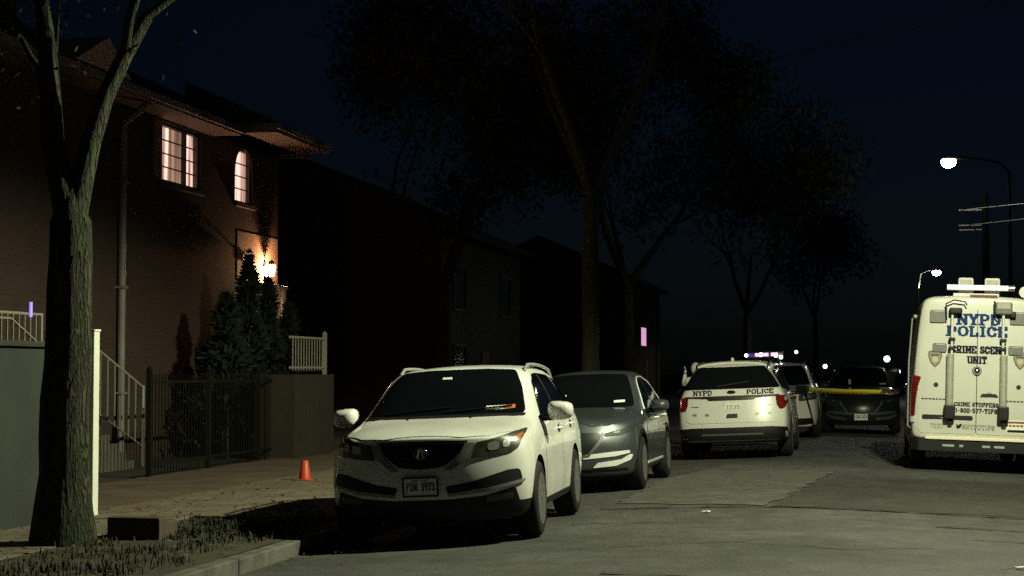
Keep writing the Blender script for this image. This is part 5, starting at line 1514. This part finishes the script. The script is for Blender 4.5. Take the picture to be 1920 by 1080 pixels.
bm = BM(); bx(bm, (-12.0, 17.9, -.1), (-10.3, 21.4, 1.44), .02); tag(obj('side_stoop', bm, mat('dark_landing_brick', (.03, .018, .012), .9, vary=(6, .4))), 'raised brick landing carrying the pale railing', 'landing')
bm = BM(); tube(bm, [(-10.36, 20.9, 2.28), (-10.36, 20.9, 2.47)], .022, 8); 
tag(obj('purple_lamp', bm, mat('lit_purple_lamp', (.4, .3, .9), .3, emit=((.30, .22, .95), .9))), 'tiny purple lamp at the pale railing', 'lamp')
bm = BM(); bx(bm, (-8.155, 17.80, .03), (-8.085, 17.94, 2.02), .006); bx(bm, (-8.165, 17.79, 2.02), (-8.075, 17.95, 2.045), .006)
tag(obj('white_post', bm, WHITEPVC), 'tall white vinyl post beside the thick tree trunk', 'post')
bm = BM(); bx(bm, (-6.92, 15.55, .0), (-6.40, 15.75, .24), .015); bx(bm, (-6.90, 15.752, .0), (-6.42, 16.05, .19), .015)
tag(obj('planter_edging', bm, WOOD), 'brown timber edging block at the foot of the thick tree', 'edging')
# orange cone
cn = thing('traffic_cone', 'small orange traffic cone on the forecourt beside the white SUV', 'cone', (-7.75, 24.1, .053))
OR = mat('cone_orange', (.46, .05, .009), .5)
bm = BM(); bx(bm, (-.095, -.095, 0), (.095, .095, .02), .008); obj('base', bm, OR, cn)
bm = BM(); lathe(bm, [(.085, .02), (.05, .27), (.04, .28), (0, .28)], 20); obj('cone', bm, OR, cn, True, 40)

# ------------------------------------------------------------------ police tape
bm = BM()
A = Vector((-1.35, 40.9, 1.18)); B = Vector((.62, 33.25, 1.22)); prev = None
for k in range(61):
    t = k / 60
    p = A.lerp(B, t) - Vector((0, 0, .03 * math.sin(PI * t)))
    tw = .32 + .8 * max(0, t - .45) ** 1.2 * 1.8 + .10 * math.sin(t * 17)
    u = Vector((math.sin(tw) * .3, math.sin(tw), math.cos(tw))).normalized() * .056
    n = Vector((.0, .004, 0))
    c = [bm.verts.new(p - u), bm.verts.new(p + u)]
    if prev: bm.faces.new((prev[0], c[0], c[1], prev[1]))
    prev = c
o = obj('caution_tape', bm, mat('tape_yellow', (.95, .86, .05), .5), None, True)
md = o.modifiers.new('t', 'SOLIDIFY'); md.thickness = .0012
tag(o, 'yellow caution tape stretched from the patrol SUV to the police van', 'tape')

# ------------------------------------------------------------------ far houses
def far_house(label, x, y0, y1, depth, h, rh, wins, wm=BRICK, group='houses further along the street'):
    r_ = thing('house', label, 'house', (x, y0, 0), group=group)
    s = -1 if x < 0 else 1
    L_ = y1 - y0
    bm = BM(); bx(bm, (0, 0, -.1), (s * depth, L_, h)); obj('wall', bm, wm, r_)
    bm = BM(); prism(bm, [(-s * .5, h + .002), (-s * .5, h + .15), (s * depth / 2, h + rh), (s * (depth + .5), h + .15), (s * (depth + .5), h + .002)], -.4, L_ + .4, 'XZ'); obj('roof', bm, ROOF, r_)
    for (ya, yb, za, zb, m) in wins:
        bm = BM(); t = .07
        bx(bm, (-s * .002, ya, za), (-s * .06, yb, za + t)); bx(bm, (-s * .002, ya, zb - t), (-s * .06, yb, zb)); bx(bm, (-s * .002, ya, za + t), (-s * .06, ya + t, zb - t)); bx(bm, (-s * .002, yb - t, za + t), (-s * .06, yb, zb - t))
        w = obj('window', bm, WFRAME, r_)
        bm = BM(); bx(bm, (-s * .003, ya + t, za + t), (-s * .02, yb - t, zb - t)); obj('pane', bm, m, w)
    bm = BM(); bx(bm, (-s * .003, L_ * .5 - .5, .05), (-s * .05, L_ * .5 + .5, 2.2)); obj('door', bm, mat('entry_door_brown', (.10, .05, .03), .5), r_)
    return r_
CLAD = mat('grey_siding', (.024, .024, .022), .8, vary=(2, .3))
PINKW = mat('lit_pink_window', (.6, .4, .5), .5, emit=((.72, .36, .55), 1.0))
G_ = DARKROOM
far_house('dark two-storey house beyond the brick house', -12.0, 50, 62, 9, 5.6, 2.4, [(1.5, 3.2, 3.4, 4.8, G_), (8.5, 10.2, 3.4, 4.8, G_), (1.5, 3.2, 1.0, 2.4, G_)], CLAD)
far_house('far dark house with a narrow lit pink window', -11.5, 88, 102, 9, 6.0, 2.4, [(4.6, 7.2, 2.85, 3.95, PINKW), (10.5, 12, 3.4, 4.8, G_)], BRICK)
far_house('dark brick house across the street beside the van', 11.0, 24, 36, 9, 6.0, 2.4, [(1.5, 3.2, 3.6, 5.0, G_), (8.5, 10.2, 3.6, 5.0, G_), (1.5, 3.2, 1.0, 2.4, G_)], BRICK)
far_house('grey sided house across the street further along', 11.5, 44, 58, 9, 5.6, 2.4, [(1.5, 3.2, 3.4, 4.8, G_), (10, 11.8, 3.4, 4.8, G_)], CLAD)

# ------------------------------------------------------------------ street lamps, utility pole, wires
POLE = mat('lamp_pole_grey', (.002, .002, .002), 1.0, spec=0)
def street_lamp(label, px, py, hx, hy, hz, watts, lens_r=.16, emit=60, col=(1.0, .96, .62), light=True, arm_up=.35, cone=165, armm=None):
    """pole at (px,py), head at (hx,hy,hz)"""
    r_ = thing('street_lamp', label, 'street lamp', (px, py, .03), group='street lamps')
    d = Vector((hx - px, hy - py, 0))
    bm = BM(); lathe(bm, [(.16, 0), (.16, .25), (.09, .32), (.045, hz - arm_up)], 14); obj('pole', bm, POLE, r_, True, 50)
    bm = BM()
    tube(bm, [(0, 0, hz - arm_up - .05), d * .15 + Vector((0, 0, hz - .10)), d * .5 + Vector((0, 0, hz + .03)), d * .9 + Vector((0, 0, hz + .04))], .035, 8); obj('arm', bm, armm or POLE, r_, True, 60)
    hd = Vector((d.x, d.y, hz)); n = d.normalized(); ang = math.atan2(n.y, n.x)
    M = Matrix.Translation(hd) @ Matrix.Rotation(ang, 4, 'Z')
    bm = BM(); bx(bm, (-.42, -.15, .0), (.28, .15, .11), .04, 0, M); obj('lamp_head', bm, POLE, r_)
    bm = BM(); lathe(bm, [(0, -lens_r * 1.15), (lens_r * .5, -lens_r * 1.05), (lens_r * .85, -lens_r * .75), (lens_r, -lens_r * .3), (lens_r * .85, -.004), (0, -.004)], 18, 'Z', M)
    obj('lens', bm, mat('lamp_lens_%d' % int(emit), (.9, .9, .8), .4, emit=(col, emit)), r_, True, 60)
    if light:
        l = bpy.data.lights.new('street_light', 'SPOT'); l.energy = watts; l.color = col; l.shadow_soft_size = .13; l.spot_size = rad(cone); l.spot_blend = .22
        lo = bpy.data.objects.new('street_light', l); link(lo, r_); lo.location = hd - Vector((0, 0, lens_r * 1.25))
        # luminaire distribution: less straight down, most at 50 to 68 degrees, sharp cut-off above
        l.use_nodes = True; nt = l.node_tree; em = nt.nodes['Emission']
        tc = nt.nodes.new('ShaderNodeTexCoord'); sx = nt.nodes.new('ShaderNodeSeparateXYZ'); ab = nt.nodes.new('ShaderNodeMath'); ab.operation = 'ABSOLUTE'
        cv = nt.nodes.new('ShaderNodeFloatCurve'); c0 = cv.mapping.curves[0]
        for q, (u, v) in enumerate([(0, 0), (1, .34)]): c0.points[q].location = (u, v)
        for u, v in [(.13, .02), (.20, .50), (.32, .98), (.45, 1.0), (.60, .92), (.80, .52)]: c0.points.new(u, v)
        cv.mapping.update()
        nt.links.new(tc.outputs['Normal'], sx.inputs[0]); nt.links.new(sx.outputs['Z'], ab.inputs[0]); nt.links.new(ab.outputs[0], cv.inputs['Value']); nt.links.new(cv.outputs[0], em.inputs['Strength'])
    return r_
LCOL = (.95, 1.0, .65)
street_lamp('street lamp on the right kerb lighting the parked cars, just outside the photo', 4.1, 19.4, 2.4, 19.4, 7.7, 13300, .17, 60, LCOL)
street_lamp('bright street lamp high over the road beyond the van', 4.6, 58.5, 2.70, 58.0, 8.30, 500, .24, 150, (1.0, .98, .80))
street_lamp('smaller far street lamp with its lit arm seen just above the van roof', 3.0, 101.0, 3.95, 100.0, 7.05, 1200, .24, 62, (1.0, .98, .80), arm_up=.9, armm=mat('lamplit_arm_tone', (.6, .6, .56), .5))  # pale arm colour stands in for lamplight falling on it
def small_lamp(label, x, y, z, r, col, e):
    r_ = thing('lamp_post', label, 'lamp', (x, y, .0), group='distant lamps')
    bm = BM(); lathe(bm, [(.06, 0), (.035, z - r)], 8); obj('pole', bm, POLE, r_, True, 60)
    bm = BM(); bmesh.ops.create_uvsphere(bm, u_segments=12, v_segments=8, radius=r, matrix=Matrix.Translation((0, 0, z))); obj('globe', bm, mat('globe_%s' % round(e), (.9, .9, .9), .4, emit=(col, e)), r_, True)
def px3(px, py, Y):
    """where the ray through a photo pixel meets the plane y = Y (used once, to read off positions)"""
    a = rad(11.2); p = math.atan(155 / 3330)
    F = Vector((-math.sin(a) * math.cos(p), math.cos(a) * math.cos(p), math.sin(p))); R_ = Vector((math.cos(a), math.sin(a), 0)); U = R_.cross(F)
    d = F + R_ * (px - 960) / 3330 + U * (540 - py) / 3330
    return Vector((0, 0, 1.6)) + d * (Y / d.y)
for px, py, Y, r, lab, col, e in (
    (1663, 673, 120, .20, 'round white globe lamp beside the van, largest of the distant lamps', (1, 1, .97), 6),
    (1547, 687, 130, .15, 'white globe lamp just right of the slim far trunk', (1, .98, .9), 6),
    (1493, 660, 140, .13, 'small white lamp above the patrol SUV, left of the slim far trunk', (1, .97, .9), 5),
    (1655, 695, 110, .09, 'small dim lamp over the dark SUV roof edge', (1, 1, .95), 4),
    (1684, 697, 90, .11, 'small white lamp close against the van, upper one', (1, 1, .95), 5),
    (1683, 718, 70, .08, 'small white lamp close against the van, lower one', (1, 1, .95), 5)):
    q = px3(px, py, Y); small_lamp(lab, q.x, q.y, q.z, r, col, e)
# utility pole and wires on the right
up = thing('utility_pole', 'wooden utility pole on the right pavement carrying the overhead wires', 'utility pole', (3.95, 60.0, 0))
bm = BM(); lathe(bm, [(.15, 0), (.09, 7.4), (0, 7.4)], 12); obj('pole', bm, mat('dark_pole_wood', (.002, .0018, .0015), 1.0, spec=0), up, True, 50)
for z in (6.85, 6.35, 6.2):
    bm = BM(); bx(bm, (-.85, -.06, z), (-.12, .06, z + .04)); obj('cross_arm', bm, mat('arm_pale', (.05, .05, .047), .7), up)
WIRE = mat('overhead_wire', (.06, .06, .055), .5)
def wire(label, a, b, sag, r=.014):
    bm = BM(); a = Vector(a); b = Vector(b)
    tube(bm, [a.lerp(b, t / 24) - Vector((0, 0, sag * 4 * (t / 24) * (1 - t / 24))) for t in range(25)], r, 6)
    tag(obj('wire', bm, WIRE, None, True), label, 'wire', 'overhead wires')
wire('topmost overhead wire crossing the upper right corner', (-6.3, 47, 9.0), (9.3, 29, 9.0), .05, .018)
wire('middle overhead wire running right from the pole arm past the bright street lamp', (3.15, 60, 6.88), (12, 47, 6.9), .1)
wire('lowest overhead wire running right from the pole arm over the van roof', (3.4, 60, 6.38), (12, 46, 6.5), .1)

# ------------------------------------------------------------------ night sky, moonlight, lit lamps
w = bpy.data.worlds.new('World'); S.world = w; w.use_nodes = True
N = w.node_tree.nodes; L = w.node_tree.links
sk = N.new('ShaderNodeTexSky'); sk.sky_type = 'NISHITA'; sk.sun_disc = False
sk.sun_elevation = rad(8); sk.sun_rotation = rad(200)
sk.altitude = 50
bg = N['Background']; bg.inputs["Strength"].default_value = .0009
tint = N.new('ShaderNodeMix'); tint.data_type = 'RGBA'; tint.blend_type = 'MULTIPLY'; tint.inputs[0].default_value = 1; tint.inputs[7].default_value = (.50, .82, 1.7, 1)
L.new(sk.outputs['Color'], tint.inputs[6]); L.new(tint.outputs[2], bg.inputs['Color'])
sun = bpy.data.lights.new('moon_light', 'SUN'); sun.energy = .004; sun.angle = rad(.5); sun.color = (.75, .85, 1)
so = bpy.data.objects.new('moon_light', sun); COL.objects.link(so); so.rotation_euler = (rad(50), 0, rad(20))
# ------------------------------------------------------------------ camera
cam = bpy.data.cameras.new('camera'); cam.sensor_width = 36; cam.lens = 36 * 3330 / 1920; cam.clip_end = 2000; cam.clip_start = .1
co = bpy.data.objects.new('camera', cam); COL.objects.link(co)
co.location = (0, 0, 1.6)
co.rotation_euler = (rad(90) + math.atan(155 / 3330), 0, rad(11.2))
S.camera = co
S.render.engine = 'CYCLES'
S.view_settings.view_transform = 'Standard'; S.view_settings.look = 'None'; S.view_settings.exposure = 0; S.view_settings.gamma = 1
S.cycles.use_denoising = False
S.cycles.max_bounces = 6; S.cycles.sample_clamp_indirect = 1.5
